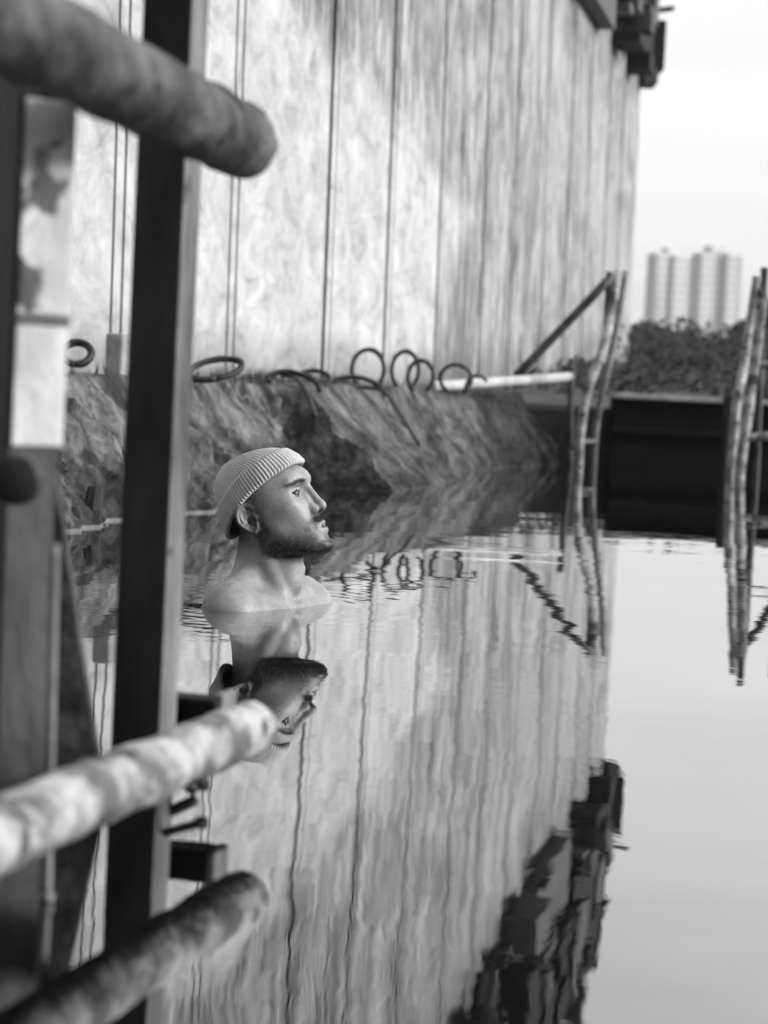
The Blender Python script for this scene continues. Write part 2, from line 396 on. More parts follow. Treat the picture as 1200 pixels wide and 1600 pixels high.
    # end machinery overhanging the far corner
    for dx, dz0, dz1, wd, dy, mm in ((-.12, 4.75, 7.0, .30, 0, 'panel_dark'), (-.02, 5.1, 6.3, .10, -.1, 'panel_grey'), (.09, 4.62, 5.25, .26, 0, 'panel_dark'), (.06, 4.44, 4.63, .18, 0, 'panel_grey'), (-.30, 5.0, 6.6, .5, -.3, 'panel_grey'), (-.25, 4.9, 5.2, .3, -.5, 'panel_dark')):
        c = Vector((wx(31.5) + dx, 31.5 + dy, (dz0 + dz1) / 2))
        obj('machine_box', *box_geo(c, (wd, .6, dz1 - dz0), 0, .02), M[mm], root)
    obj('hook', *tube_geo([Vector((wx(31.5) + .05, 31.2, 5.36)), Vector((wx(31.5) + .27, 31.2, 5.40)), Vector((wx(31.5) + .29, 31.3, 5.42))], .035, 8), M['panel_dark'], root)
    for k, (Yc, z0) in enumerate(((24.5, 4.6), (19.8, 4.4), (16.5, 4.3), (28.8, 4.7))):
        obj('drain_pipe', *tube_geo([at(Yc, .12, z0), at(Yc, .12, z0 + 1.0), at(Yc, .12, 6.9)], .05, 10), M['panel_dark'], root)
dock_wall()

# ------------------------------------------------------------------ broken sloping ledge at the wall's foot
def ledge(name, label, Ya, Yb, st, sw, ztop=.46, skew_a=0, skew_b=0, seed=0, rough=.05, ny=None):
    """a sloping block: top strip at the wall, slope to the water; skew moves the ends with depth below the top"""
    ny = ny or int((Yb - Ya) * 34); prof = []; st0, st1 = st if hasattr(st, '__len__') else (st, st); sw0, sw1 = sw if hasattr(sw, '__len__') else (sw, sw); st, sw = -2.4, -2.0
    for i in range(5): prof.append((WS - .02 + (st - WS + .02) * i / 4, ztop, 0))
    for i in range(1, 41):
        t = i / 40; prof.append((st + (sw - st) * t, ztop * (1 - t), t))
    prof += [(sw + .03, -.12, 1.1), (sw + .02, -.5, 1.3), (WS - .02, -.5, 1.3)]
    V, Fc = [], []
    n = len(prof)
    for j in range(ny + 1):
        u = j / ny
        for k, (s, z, t) in enumerate(prof):
            tt = min(t, 1)
            y = (Ya + skew_a * tt) * (1 - u) + (Yb + skew_b * tt) * u
            sa, sb = st0 + (st1 - st0) * u, sw0 + (sw1 - sw0) * u
            s = s if k == 0 or k == n - 1 else (WS + (sa - WS) * k / 4 if k <= 4 else sa + (sb - sa) * tt + (s - sw if t > 1 else 0))
            p = Vector((wx(y, s), y, z))
            a = rough * min(1, .25 + tt * 1.2)
            q = Vector((y * 1.6 + seed, z * 1.2 + y * .9, s))
            dd = a * (noise.noise(q * 1.2) * 1.3 + noise.noise(q * 3.1) * .8 + .55 * noise.noise(q * 8) + .4 * noise.noise(q * 19) + .2 * noise.noise(q * 43)); dd -= a * max(0, noise.noise(q * 2.3 + Vector((9, 3, 1))) - .15) * 2.2
            if 0 < k < n - 3: p += Vector((.7, -.1, .55)) * dd
            if p.z > CAM_H - .01: p.z = CAM_H - .01
            V.append(p)
    for j in range(ny):
        for k in range(n):
            k2 = (k + 1) % n
            Fc.append([j * n + k, j * n + k2, (j + 1) * n + k2, (j + 1) * n + k])
    Fc.append(list(range(n))); Fc.append([ny * n + k for k in range(n)][::-1])
    o = obj(name, V, Fc, M['ledge'], origin=(wx(Ya, -2.4), Ya, 0)); tag(o, label, 'concrete block', 'broken concrete blocks at the foot of the wall')
    return o
def ledge_material():
    mt = M['ledge']; t = mt.node_tree; b = t.nodes['Principled BSDF']; l = t.links.new
    # diagonal run-off streaks down the slope and a pale line painting the sky's glint at the waterline
    g = N(t, 'ShaderNodeNewGeometry'); sp = N(t, 'ShaderNodeSeparateXYZ'); l(g.outputs['Position'], sp.inputs[0])
    mp = N(t, 'ShaderNodeMapping'); mp.inputs['Scale'].default_value = (.55, 7, .55); l(g.outputs['Position'], mp.inputs[0])
    n = N(t, 'ShaderNodeTexNoise'); n.inputs['Scale'].default_value = 2; n.inputs['Detail'].default_value = 8; n.inputs['Roughness'].default_value = .7; n.inputs['Distortion'].default_value = .12; l(mp.outputs[0], n.inputs['Vector'])
    r = N(t, 'ShaderNodeMapRange'); r.inputs[1].default_value = .35; r.inputs[2].default_value = .62; r.inputs[3].default_value = .40; r.inputs[4].default_value = 1.45; l(n.outputs[0], r.inputs[0])
    src = b.inputs['Base Color'].links[0].from_socket
    mm = N(t, 'ShaderNodeMix', data_type='RGBA', blend_type='MULTIPLY'); mm.inputs[0].default_value = 1; l(src, mm.inputs[6]); l(r.outputs[0], mm.inputs[7])
    vo = N(t, 'ShaderNodeTexVoronoi', feature='DISTANCE_TO_EDGE'); vo.inputs['Scale'].default_value = 3.2
    va = N(t, 'ShaderNodeVectorMath', operation='MULTIPLY_ADD'); l(n.outputs[1], va.inputs[0]); va.inputs[1].default_value = (.5, .5, .5); l(g.outputs['Position'], va.inputs[2]); l(va.outputs[0], vo.inputs['Vector'])
    rc = N(t, 'ShaderNodeMapRange'); rc.inputs[1].default_value = .0; rc.inputs[2].default_value = .045; rc.inputs[3].default_value = .18; rc.inputs[4].default_value = 1; l(vo.outputs[0], rc.inputs[0])
    mc = N(t, 'ShaderNodeMix', data_type='RGBA', blend_type='MULTIPLY'); mc.inputs[0].default_value = 1; l(mm.outputs[2], mc.inputs[6]); l(rc.outputs[0], mc.inputs[7]); mm = mc
    r5 = N(t, 'ShaderNodeMapRange'); r5.inputs[1].default_value = .02; r5.inputs[2].default_value = .30; r5.inputs[3].default_value = .30; r5.inputs[4].default_value = 1.0   # wet tide stain
    a5 = N(t, 'ShaderNodeMath', operation='MULTIPLY_ADD'); l(n.outputs[0], a5.inputs[0]); a5.inputs[1].default_value = .45; l(sp.outputs[2], a5.inputs[2])
    s5 = N(t, 'ShaderNodeMath', operation='SUBTRACT'); l(a5.outputs[0], s5.inputs[0]); s5.inputs[1].default_value = .20; l(s5.outputs[0], r5.inputs[0])
    m5 = N(t, 'ShaderNodeMix', data_type='RGBA', blend_type='MULTIPLY'); m5.inputs[0].default_value = 1; l(mm.outputs[2], m5.inputs[6]); l(r5.outputs[0], m5.inputs[7]); mm = m5
    r2 = N(t, 'ShaderNodeMapRange'); r2.inputs[1].default_value = .006; r2.inputs[2].default_value = .010; r2.inputs[3].default_value = .4; r2.inputs[4].default_value = 0; l(sp.outputs[2], r2.inputs[0])
    yl = N(t, 'ShaderNodeMapRange'); yl.inputs[1].default_value = 9.4; yl.inputs[2].default_value = 10.2; yl.inputs[3].default_value = 1; yl.inputs[4].default_value = .12; l(sp.outputs[1], yl.inputs[0])
    ym = N(t, 'ShaderNodeMath', operation='MULTIPLY'); l(yl.outputs[0], ym.inputs[0]); l(r2.outputs[0], ym.inputs[1])
    al = N(t, 'ShaderNodeMapRange'); al.inputs[1].default_value = 13.8; al.inputs[2].default_value = 15.6; al.inputs[3].default_value = 1; al.inputs[4].default_value = .22; l(sp.outputs[1], al.inputs[0])   # darker towards the gate
    am = N(t, 'ShaderNodeMix', data_type='RGBA', blend_type='MULTIPLY'); am.inputs[0].default_value = 1; l(mm.outputs[2], am.inputs[6]); l(al.outputs[0], am.inputs[7]); mm = am
    m2 = N(t, 'ShaderNodeMix', data_type='RGBA'); l(ym.outputs[0], m2.inputs[0]); l(mm.outputs[2], m2.inputs[6]); m2.inputs[7].default_value = (.45, .45, .45, 1)
    l(m2.outputs[2], b.inputs['Base Color'])
ledge_material()
ledge('concrete_block', 'dark cracked concrete slope seen between the two posts and behind the man', 4.6, 10.95, -2.56, (-2.40, -2.16), skew_b=-1.2, seed=3, rough=.085)
ledge('concrete_block', 'dark recessed block of broken concrete behind the gap in the ledge', 9.6, 11.6, -2.55, -2.42, seed=31, rough=.08)
ledge('concrete_block', 'pale slanting concrete block whose lower corner juts into the water right of the man', 11.0, 12.5, -2.42, -1.94, skew_a=-.28, seed=11, rough=.045)
ledge('concrete_block', 'set-back grey concrete slope under the long white pipe', 12.55, 16.0, (-2.5, -2.1), (-2.28, -1.80), skew_b=-.2, seed=23, rough=.055)
o = obj('footing', *join([box_geo((wx(12) - .02 + .12, 12, -.05), (.24, 1, .9), 0)]), M['footing'])
V = []
for yy in (4.5, 31):
    for s in (WS - .01, WS + .12):
        for z in (-.7, .40): V.append((wx(yy, s), yy, z))
bpy.data.objects.remove(o)
o = obj('wall_footing', V, [[0, 1, 5, 4], [2, 6, 7, 3], [1, 3, 7, 5], [0, 2, 3, 1], [4, 5, 7, 6]], M['footing']); tag(o, kind='structure')

# ------------------------------------------------------------------ rebar loops standing on the ledge
def loop(label, x, y, Y, wpx, hpx, tilt=0, lay=0, r=.011, frac=1.0):
    """bent bar loop, centre at pixel, width and height in pixels of the photograph"""
    c = P(x, y, Y); s = Y / F_PX; a, b = wpx * s / 2, hpx * s / 2
    pts = []
    n = 28
    for i in range(n + 1):
        t = -math.pi / 2 - math.pi * frac + 2 * math.pi * frac * i / n + math.pi
        px, pz = a * math.cos(t), b * math.sin(t)
        qx = px * math.cos(tilt) - pz * math.sin(tilt); qz = px * math.sin(tilt) + pz * math.cos(tilt)
        pts.append(c + Vector((qx, lay * qz, qz)))
    o = obj('lifting_loop', *tube_geo(pts, r, 10, jitter=.35, seed=x), M['rubber'], origin=(c.x, c.y, c.z - b), smooth=True)
    return tag(o, label, 'metal loop', 'bent bar loops along the top of the concrete ledge')
loop('bent bar loop half hidden behind the thick blurred post', 120, 552, 8.3, 46, 34, 0, .8, .013)
loop('wide flattened bar loop leaning just right of the tall dark post', 336, 577, 9.6, 84, 30, .22, 1.2, .013)
loop('low arching bar loop above the man, left of the small flat loop', 458, 603, 10.6, 84, 42, -.15, .6, .012, .5)
loop('small flat oval bar loop standing over the gap in the ledge', 490, 592, 11.4, 50, 26, 0, .8, .011)
loop('low bar arch lying below the tallest upright loop', 558, 612, 11.8, 86, 44, -.1, .5, .012, .5)
loop('tallest upright round bar loop', 575, 577, 12.6, 50, 62, 0, .1, .012, .85)
loop('upright bar loop overlapping a smaller loop on its right', 633, 578, 13.2, 42, 58, 0, .1, .012, .85)
loop('small upright bar loop overlapping the taller loop on its left', 657, 588, 12.9, 40, 50, 0, .1, .012, .85)
loop('upright bar loop in front of the end of the white pipe', 712, 592, 13.4, 48, 44, 0, .1, .012, .85)
loop('thin bar loop sagging on the ledge at the end of the white pipe', 745, 604, 13.0, 34, 34, .5, .1, .009, .5)
o = obj('bent_rod', *tube_geo(bend_path([P(560, 605, 11.9), P(600, 612, 11.7), P(630, 655, 11.3), P(655, 695, 11.0)], 5), .009, 8), M['rubber'], smooth=True); tag(o, 'dark bent rod running down the face of the pale slanting block', 'metal rod')
o = obj('bent_rod', *tube_geo(bend_path([P(440, 585, 10.9), P(462, 590, 10.8), P(480, 615, 10.4), P(492, 650, 10.2)], 5), .012, 8), M['rubber'], smooth=True); tag(o, 'short dark rod hanging over the ledge above the beanie', 'metal rod')
o = obj('hole_ring', *tube_geo([P(107, 668, 7.9) + Vector((.022 * math.cos(a), -.01, .035 * math.sin(a))) for a in [i / 14 * 2 * math.pi for i in range(15)]], .009, 8), M['rubber'], smooth=True); tag(o, 'small dark ring standing in for a hole in the sloping concrete beside the thick post', 'hole')  # dark ring in place of a hole in the slope
o = obj('notch_stub', *tube_geo([P(150, 765, 7.55), P(146, 800, 7.5), P(144, 845, 7.5)], [.026, .03, .028], 8, jitter=.3), M['footing']); tag(o, 'short black stub standing in for a dark notch at the foot of the ledge', 'dark notch')  # dark stub in place of a notch in the ledge

a, b_ = P(676, 604, 13.9), P(892, 589, 15.6)
o = obj('white_pipe', *tube_geo(lerp_path(a, b_, 12), .031, 14, round_end=2, jitter=.06), M['pale_beam'], smooth=True); tag(o, 'long white pipe lying along the top of the concrete ledge', 'pipe')

# ------------------------------------------------------------------ lock gate across the channel
def gate():
    y = 16.1; x0, x1 = P(958, 620, y).x, 9.0
    root = empty('lock_gate', (x0, y, 0), 'black lock gate closing the channel between the two ladders', 'lock gate')
    obj('gate_leaf', *join([box_geo(((x0 + x1) / 2, y + .12, -.3), (x1 - x0, .20, 1.52), 0, .01)]), M['gate'], root)
    bm = [box_geo(((x0 + x1) / 2, y, z), (x1 - x0, .05, .05), 0, .008) for z in (.24,)]
    for v, f in bm: obj('cross_beam', v, f, M['gate'], root)
    obj('cap_beam', *box_geo(((x0 + x1) / 2, y + .10, .466), (x1 - x0, .30, .036), 0, .008), M['gate_cap'], root)
gate()
# quay on the left between gate and wall
V, Fc = join([box_geo((1.02, 17.2, -.19), (.95, 2.1, 1.12), 0, .03)])
o = obj('gate_pier', V, Fc, M['footing']); tag(o, 'dark concrete pier between the wall foot and the lock gate', 'pier')

def rails(label, specs, loc):
    root = empty('pool_ladder', loc, label, 'ladder', 'ladders either side of the lock gate')
    for name, pts, r, mm in specs:
        obj(name, *tube_geo(bend_path(pts, 6) if len(pts) > 2 else lerp_path(pts[0], pts[1], 8), r * 1.15, 10, jitter=.07, seed=r * 100), M[mm], root, smooth=True)
Q = lambda x, y, Y=15.6: P(x, y, Y)
def foot(x, y, Y=15.6): p = P(x, y, Y); return Vector((p.x, p.y, -.5))
rails('ladder with two bent pale rails at the left end of the black gate', [
    ('rail', [foot(907, 720, 15.5), Q(905, 705, 15.5), Q(909, 660, 15.5), Q(918, 610, 15.5), Q(945, 535, 15.6), Q(966, 425, 15.8)], .027, 'pale_rail'),
    ('rail', [foot(931, 720, 15.9), Q(929, 700, 15.9), Q(936, 640, 15.9), Q(950, 575, 15.9), Q(966, 500, 15.95), Q(978, 424, 16)], .020, 'grey_steel'),
    ('brace', [Q(956, 432, 15.7), Q(806, 588, 15.7)], .026, 'rust_dark'),
    ('post', [Q(952, 425, 15.8), Q(945, 530, 15.8)], .018, 'rust_dark'),
    ('rung', [Q(906, 690, 15.5), Q(932, 690, 15.9)], .014, 'grey_steel'),
    ('post', [foot(897, 700, 15.7), Q(893, 560, 15.7)], .02, 'rust_dark')], (Q(905, 705).x, 15.5, 0))
rails('ladder with dark posts and pale rungs at the right end of the black gate', [
    ('rail', [foot(1140, 720, 15.4), Q(1146, 690, 15.4), Q(1152, 625, 15.4), Q(1163, 570, 15.5), Q(1173, 500, 15.6), Q(1184, 432, 15.6)], .028, 'pale_rail'),
    ('rail', [foot(1152, 740, 15.0), Q(1158, 720, 15.0), Q(1168, 650, 15.0), Q(1180, 560, 15.1), Q(1192, 466, 15.1)], .030, 'pale_rail'),
    ('post', [foot(1186, 700, 15.6), Q(1195, 418, 15.6)], .022, 'rust_dark'),
    ('brace', [Q(1186, 452, 15.6), Q(1240, 560, 15.6)], .028, 'rust_dark'),
    ('rung', [Q(1164, 684, 15.0), Q(1250, 678, 15.0)], .024, 'pale_rail'),
    ('rung', [Q(1180, 570, 15.2), Q(1250, 566, 15.2)], .018, 'grey_steel'),
    ('post', [foot(1236, 700, 15.0), Q(1246, 440, 15.0)], .026, 'rust_dark')], (Q(1146, 690).x, 15.4, 0))
o = obj('timber_fender', *join([box_geo((Q(1136, 690).x + .04, 15.75, .0), (.10, .10, 1.0), .1, .01)]), M['panel_dark']); tag(o, 'stubby dark timber post against the gate beside the right ladder', 'timber post')

# ------------------------------------------------------------------ bank: brush, trees, towers
def leafball(cx, cy, cz, rx, ry, rz, n, size, out, rnd):
    for _ in range(n):
        while True:
            a = np.array([rnd.uniform(-1, 1) for _ in range(3)])
            if (a ** 2).sum() < 1: break
        r_ = (a ** 2).sum() ** .5
        a = a / max(r_, .01) * (r_ ** .5)
        c = Vector((cx + a[0] * rx, cy + a[1] * ry, cz + a[2] * rz))
        u = Vector((rnd.gauss(0, 1), rnd.gauss(0, 1), rnd.gauss(0, 1))).normalized(); v = u.orthogonal().normalized()
        s = size * rnd.uniform(.6, 1.4)
        out[0] += [c - u * s, c + v * s * .6, c + u * s, c - v * s * .6]
        k = len(out[0]); out[1].append([k - 4, k - 3, k - 2, k - 1])
def tree(x, Y, ytop, wd, label, seed):
    rnd = random.Random(seed); b = P(x, 560, Y); b.z = .95; top = P(x, ytop, Y).z; h = top - b.z
    root = empty('bushy_tree', b, label, 'tree', 'trees on the bank beyond the lock gate')
    tr = [tube_geo([b + Vector((0, 0, -.1)), b + Vector((.05 * h, 0, h * .3)), b + Vector((0, .03 * h, h * .75))], [.07 * h, .05 * h, .02 * h], 8)]
    for k in range(6):
        a = k * 1.05 + rnd.random(); s = b + Vector((0, 0, h * (.22 + .06 * k)))
        tr.append(tube_geo([s, s + Vector((math.cos(a) * wd * .3, math.sin(a) * wd * .3, h * .2))], [.03 * h, .012 * h], 6))
    obj('trunk', *join(tr), M['bark'], root)
    out = [[], []]
    for k in range(16):
        a = rnd.uniform(0, 6.28); q = rnd.uniform(0, .42) * wd; zz = rnd.uniform(.12, .84)
        q *= (1.1 - zz * .7)
        rr = wd * rnd.uniform(.13, .24)
        leafball(b.x + math.cos(a) * q, b.y + math.sin(a) * q, b.z + h * zz, rr, rr, h * rnd.uniform(.10, .18), 420, .022 * h + .02, out, rnd)
    obj('crown', out[0], out[1], M['leaf'], root)
for i, (x, Y, yt, wd, lb) in enumerate((
        (985, 62, 492, 2.0, 'tree with a ragged top close to the wall end'),
        (1020, 70, 486, 1.9, 'tree with the tallest spiky top left of the pale tower'),
        (1055, 66, 498, 2.0, 'rounded tree in front of the left tower'),
        (1088, 75, 512, 2.2, 'low wide tree between the two towers'),
        (1118, 68, 528, 2.0, 'low dark tree below the right tower'),
        (1150, 60, 515, 1.6, 'tree rising behind the right ladder'),
        (1182, 58, 470, 1.9, 'tallest dark tree at the edge beyond the right ladder'),
        (950, 66, 500, 2.0, 'tree mostly hidden by the wall end'),
        (1215, 56, 455, 2.0, 'tree beyond the outer post of the right ladder'))):
    tree(x, Y, yt + 16, wd, lb, 40 + i)
# low scrub
out = [[], []]; rnd = random.Random(5)
for k in range(230):
    Y = rnd.uniform(17.5, 58); x = P(rnd.uniform(900, 1290), 600, Y).x
    z = .40 + min(Y - 16.4, 22) * .027
    hh = rnd.uniform(.05, .15) if Y < 28 else rnd.uniform(.15, .5)
    leafball(x, Y, z + hh * .4, rnd.uniform(.25, .7), rnd.uniform(.3, .8), hh, 110, .025 + Y * .0007, out, rnd)
o = obj('undergrowth', out[0], out[1], M['leaf']); tag(o, 'dark low scrub covering the bank beyond the gate', 'undergrowth', kind='stuff')
def rubble(x, y, Y, w_, seed, label):
    c = P(x, y, Y); rnd = random.Random(seed); parts = []
    bm = bmesh.new(); bmesh.ops.create_icosphere(bm, subdivisions=3, radius=1)
    for v in bm.verts:
        n_ = noise.noise(v.co * 1.3 + Vector((seed, 0, 0))); v.co *= 1 + .5 * n_; v.co = Vector((v.co.x * w_, v.co.y * w_ * .6, v.co.z * w_ * .32))
    bm.verts.index_update()
    o = obj('boulder', [c + v.co for v in bm.verts], [[v.index for v in f.verts] for f in bm.faces], M['rubble'], origin=c); bm.free()
    tag(o, label, 'boulder', 'pale boulders on the bank')
rubble(1112, 562, 33, .13, 1, 'left of the two large pale boulders on the bank near the right ladder')
rubble(1138, 562, 33, .17, 2, 'large pale boulder right beside the right ladder rail')
rubble(1072, 563, 36, .13, 3, 'smaller pale boulder on the bank below the middle tree')
rubble(1062, 578, 30, .08, 4, 'smallest pale boulder, lowest on the bank')

def tower(label, xa, xb, yt, Y, tops, bays, mats, seed):
    a, b_ = P(xa, yt, Y), P(xb, yt, Y); base = Vector(((a.x + b_.x) / 2, Y, .9)); W = b_.x - a.x; H = a.z - .9
    root = empty('apartment_tower', base, label, 'tower block', 'far tower blocks')
    # bays: (x0, x1, depth offset, height factor, material)
    for x0, x1, dy, hf, mm in bays:
        xx0, xx1 = a.x + W * x0, a.x + W * x1
        v, f = box_geo(((xx0 + xx1) / 2, Y + 4 - dy / 2, .9 + H * hf / 2), (xx1 - xx0, 8 + dy, H * hf), 0, .1)
        obj('wall', v, f, M[mm], root)
        nf = 17; nw = 1 if (x1 - x0) < .2 else 2
        if mm == 'tower_grey': nw = 1
        me = None
        for k in range(nf):
            for q in range(nw):
                wx_ = (xx1 - xx0) / nw * .55; cx = xx0 + (q + .5) * (xx1 - xx0) / nw; cz = .9 + H * hf * (k + .6) / (nf + .4)
                if me is None:
                    o = obj('window', *box_geo((0, 0, 0), (wx_, .12, H / nf * .42), 0), M['window']); o.parent = root; me = o.data
                else:
                    o = bpy.data.objects.new('window', me); col.objects.link(o); o.parent = root
                o.location = Vector((cx, Y - dy - .02, cz)) - base
    v, f = join([box_geo((a.x + W * tx, Y + 4, .9 + H * hf + 1.2), (W * tw, 6, 2.4), 0, .1) for tx, tw, hf in tops])
    obj('roof_plant', v, f, M['tower'], root); root.rotation_euler.z = R(22)
tower('pale left tower block in the far distance, lighter and lower than its neighbour', 1024, 1089, 396, 900, [(.45, .25, 1.0)], [(0, .42, 0, 1, 'tower'), (.42, .78, 1.5, 1.0, 'tower'), (.78, 1.0, 0, .98, 'tower_grey')], None, 1)
tower('taller right tower block in the far distance with a dark central strip', 1093, 1165, 393, 880, [(.45, .38, 1.0)], [(0, .30, 0, .99, 'tower'), (.30, .62, -1.0, 1.0, 'tower_grey'), (.62, .82, 1.2, 1, 'tower'), (.82, 1.0, 0, .99, 'tower_grey')], None, 2)

# grass tufts along the foot of the wall
out = [[], []]; rnd = random.Random(9)
for k in range(120):
    Y = rnd.choice([rnd.uniform(7.5, 15.5), rnd.gauss(10.6, .35), rnd.gauss(12.3, .3)])
    s = WS + rnd.uniform(.05, .22); c = Vector((wx(Y, s), Y, .45))
    for q in range(12):
        a = rnd.uniform(0, 6.28); ln = rnd.uniform(.03, .09); d = Vector((math.cos(a) * .5, math.sin(a) * .5, 1)).normalized()
        pz = c + Vector((rnd.uniform(-.04, .04), rnd.uniform(-.04, .04), 0)); side = Vector((math.sin(a), -math.cos(a), 0)) * .003
        out[0] += [pz - side, pz + side, pz + d * ln]; kk = len(out[0]); out[1].append([kk - 3, kk - 2, kk - 1])
o = obj('grass', out[0], out[1], M['grassm']); tag(o, 'tufts of weeds growing where the wall meets the ledge', 'grass', kind='stuff')

# ------------------------------------------------------------------ foreground steel frame
def frame():
    root = empty('steel_frame', (P(240, 1270, 2.78).x, 2.78, 0), 'blurred rusty steel frame of two posts and two thick pipe rails standing in the water', 'steel frame')
    D = 2.80
    def zpost(name, X, Y, w_, d_, rot, z0, z1, m_front, m_side, bev=.003, lean=0):
        v, f = box_geo((0, 0, 0), (w_, d_, z1 - z0), rot, bev)
        nz_ = 0
        vv = [Vector((q.x + X + lean * (q.z + (z0 + z1) / 2), q.y + Y, q.z + (z0 + z1) / 2)) for q in v]
        o = obj(name, vv, f, [m_front, m_side], root)
        ax = Vector((math.cos(rot), math.sin(rot), 0))
        for p in o.data.polygons: p.material_index = 1 if p.normal.dot(ax) > .5 else 0  # right-hand faces coloured lighter as if lit, the others darker as if shaded
        return o
    pc = P(232, 800, D)
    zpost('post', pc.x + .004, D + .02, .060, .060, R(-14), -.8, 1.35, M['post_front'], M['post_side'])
    # upper rail
    a = P(378, 226, 2.73); b = P(-160, -52, 1.62); a.z = b.z = .757
    pth = lerp_path(b, a, 70)
    obj('upper_rail', *tube_geo(pth, .0405, 40, round_end=5, jitter=.085), M['pipe_dark'], root, smooth=True)
    wl = [(pth[62] + (a - b).normalized() * 0)]
    d = (a - b).normalized(); u = Vector((0, 0, 1)); v = d.cross(u).normalized()
    def ring(c, r, t, mm, name, a0=0, a1=2 * math.pi):
        pts = [c + (u * math.cos(q) + v * math.sin(q)) * r for q in [a0 + (a1 - a0) * i / 30 for i in range(31)]]
        obj(name, *tube_geo(pts, t, 8, jitter=.4), M[mm], root, smooth=True)
    ring(pth[-1] - d * .035, .040, .0035, 'rust_dark', 'weld_bead', -.9, .9)
    ring(pth[-12] - d * .01, .0405, .003, 'rust_dark', 'weld_bead', -1.5, 1.5)
    # lower rail
    a = P(390, 1137, 2.73); b = P(-170, 1375, 1.83)
    obj('lower_rail', *tube_geo(lerp_path(b, a, 60), .0318, 36, round_end=5, jitter=.09, seed=4), M['pipe_light'], root, smooth=True)
    # bracket behind the lower rail and its bolts
    c = P(300, 1112, 2.88)
    obj('bracket', *box_geo((c.x - .005, 2.88, c.z), (.085, .05, .040), R(-14), .006), [M['gate']], root)
    obj('bracket_plate', *box_geo((c.x + .038, 2.875, c.z + .004), (.014, .056, .046), R(-14), .004), [M['post_side']], root)
    r0, r1 = P(262, 1190, 2.80), P(318, 1226, 2.77)
    bo = obj('bolt', *tube_geo(lerp_path(r0, r1, 4), .0055, 10), M['dark_steel'], root, smooth=True)
    v_, f_ = box_geo(r1, (.014, .014, .014), .4, .004); obj('nut', v_, f_, M['dark_steel'], bo.parent)
    r0, r1 = P(262, 1202, 2.84), P(305, 1236, 2.82)
    obj('bolt', *tube_geo(lerp_path(r0, r1, 4), .007, 10), M['dark_steel'], root, smooth=True)
    # near post with its painted sleeve
    Yn = 2.28; RT = R(-50); e1 = Vector((math.cos(RT), math.sin(RT), 0)); e2 = Vector((-math.sin(RT), math.cos(RT), 0)); wN = .058
    K = P(30, 400, Yn); K.z = 0; cc = K + e2 * wN / 2 - e1 * wN / 2
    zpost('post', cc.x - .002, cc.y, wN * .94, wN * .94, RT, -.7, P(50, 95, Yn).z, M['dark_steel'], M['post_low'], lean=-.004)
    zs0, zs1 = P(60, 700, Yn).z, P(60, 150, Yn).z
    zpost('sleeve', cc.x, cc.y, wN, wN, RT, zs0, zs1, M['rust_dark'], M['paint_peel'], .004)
    c = P(60, 497, Yn)
    zpost('clamp_band', cc.x, cc.y, wN * 1.03, wN * 1.03, RT, c.z - .007, c.z + .005, M['rust_dark'], M['rust_dark'], .002)
    q1 = P(72, 1440, 2.22); q1.z = .002; q0 = P(86, 850, 2.22)
    obj('edge_glint_rod', *tube_geo(lerp_path(q0, q1, 20), .0042, 12, jitter=.05), M['grey_steel'], root, smooth=True)  # pale rod standing in for the highlight along the post's edge
    obj('waterline_glint', *tube_geo(lerp_path(q1, q1 + Vector((0, 0, .006)), 2), .0065, 12, round_end=3), M['pale_rail'], root, smooth=True)  # pale cap standing in for the bright dot where that highlight ends
    c = P(33, 752, 2.18)
    hp = [c + Vector((.022 * math.cos(q), .004, .025 * math.sin(q))) for q in [i / 24 * 2 * math.pi for i in range(25)]]
    obj('hole_disc', *tube_geo([c + Vector((-.006, .03, 0)), c + Vector((-.006, .006, 0)), c + Vector((-.006, .004, 0))], [.023, .023, .020], 24), M['dark_steel'], root, smooth=True)  # dark disc standing in for a round hole in the post
    # leaning dark plank between the posts
    t0, t1 = P(96, 820, 2.62), P(168, 1288, 2.74)
    dr = (t1 - t0).normalized(); s = Vector((1, .25, 0)).normalized()
    A, B = t0 - dr * .25, t1 + dr * .5
    th = Vector((.0, .03, .0)); wv = s * -.16
    V = [A, A + wv, A + wv + th, A + th, B, B + wv, B + wv + th, B + th]
    obj('brace', V, [[0, 1, 2, 3], [7, 6, 5, 4], [0, 4, 5, 1], [1, 5, 6, 2], [2, 6, 7, 3], [3, 7, 4, 0]], M['rust_dark'], root)
frame()

# ------------------------------------------------------------------ the man
TILT = R(23); YAW = R(-16)
def head_mat():
    ry = Matrix.Rotation(-TILT, 3, 'Y'); rz = Matrix.Rotation(YAW, 3, 'Z')
    return rz @ ry
HM = head_mat(); HMI = np.array(HM.transposed())
HORG = np.array([.0035, 0., tragus.z / PS])
f32 = np.float32
def smin(a, b, k):
    h = np.clip(.5 + .5 * (b - a) / k, 0, 1); return b + (a - b) * h - k * h * (1 - h)
def smax(a, b, k): return -smin(-a, -b, k)
def sph(p, c, r): return np.sqrt((p[0] - c[0]) ** 2 + (p[1] - c[1]) ** 2 + (p[2] - c[2]) ** 2) - r
def ell(p, c, r):
    q = np.sqrt(((p[0] - c[0]) / r[0]) ** 2 + ((p[1] - c[1]) / r[1]) ** 2 + ((p[2] - c[2]) / r[2]) ** 2); return (q - 1) * min(r)
def cap(p, a, b, ra, rb=None):
    rb = ra if rb is None else rb
    a = np.array(a, float); b = np.array(b, float); d = b - a
    t = np.clip(((p[0] - a[0]) * d[0] + (p[1] - a[1]) * d[1] + (p[2] - a[2]) * d[2]) / (d @ d), 0, 1)
    return np.sqrt((p[0] - a[0] - t * d[0]) ** 2 + (p[1] - a[1] - t * d[1]) ** 2 + (p[2] - a[2] - t * d[2]) ** 2) - (ra + (rb - ra) * t)
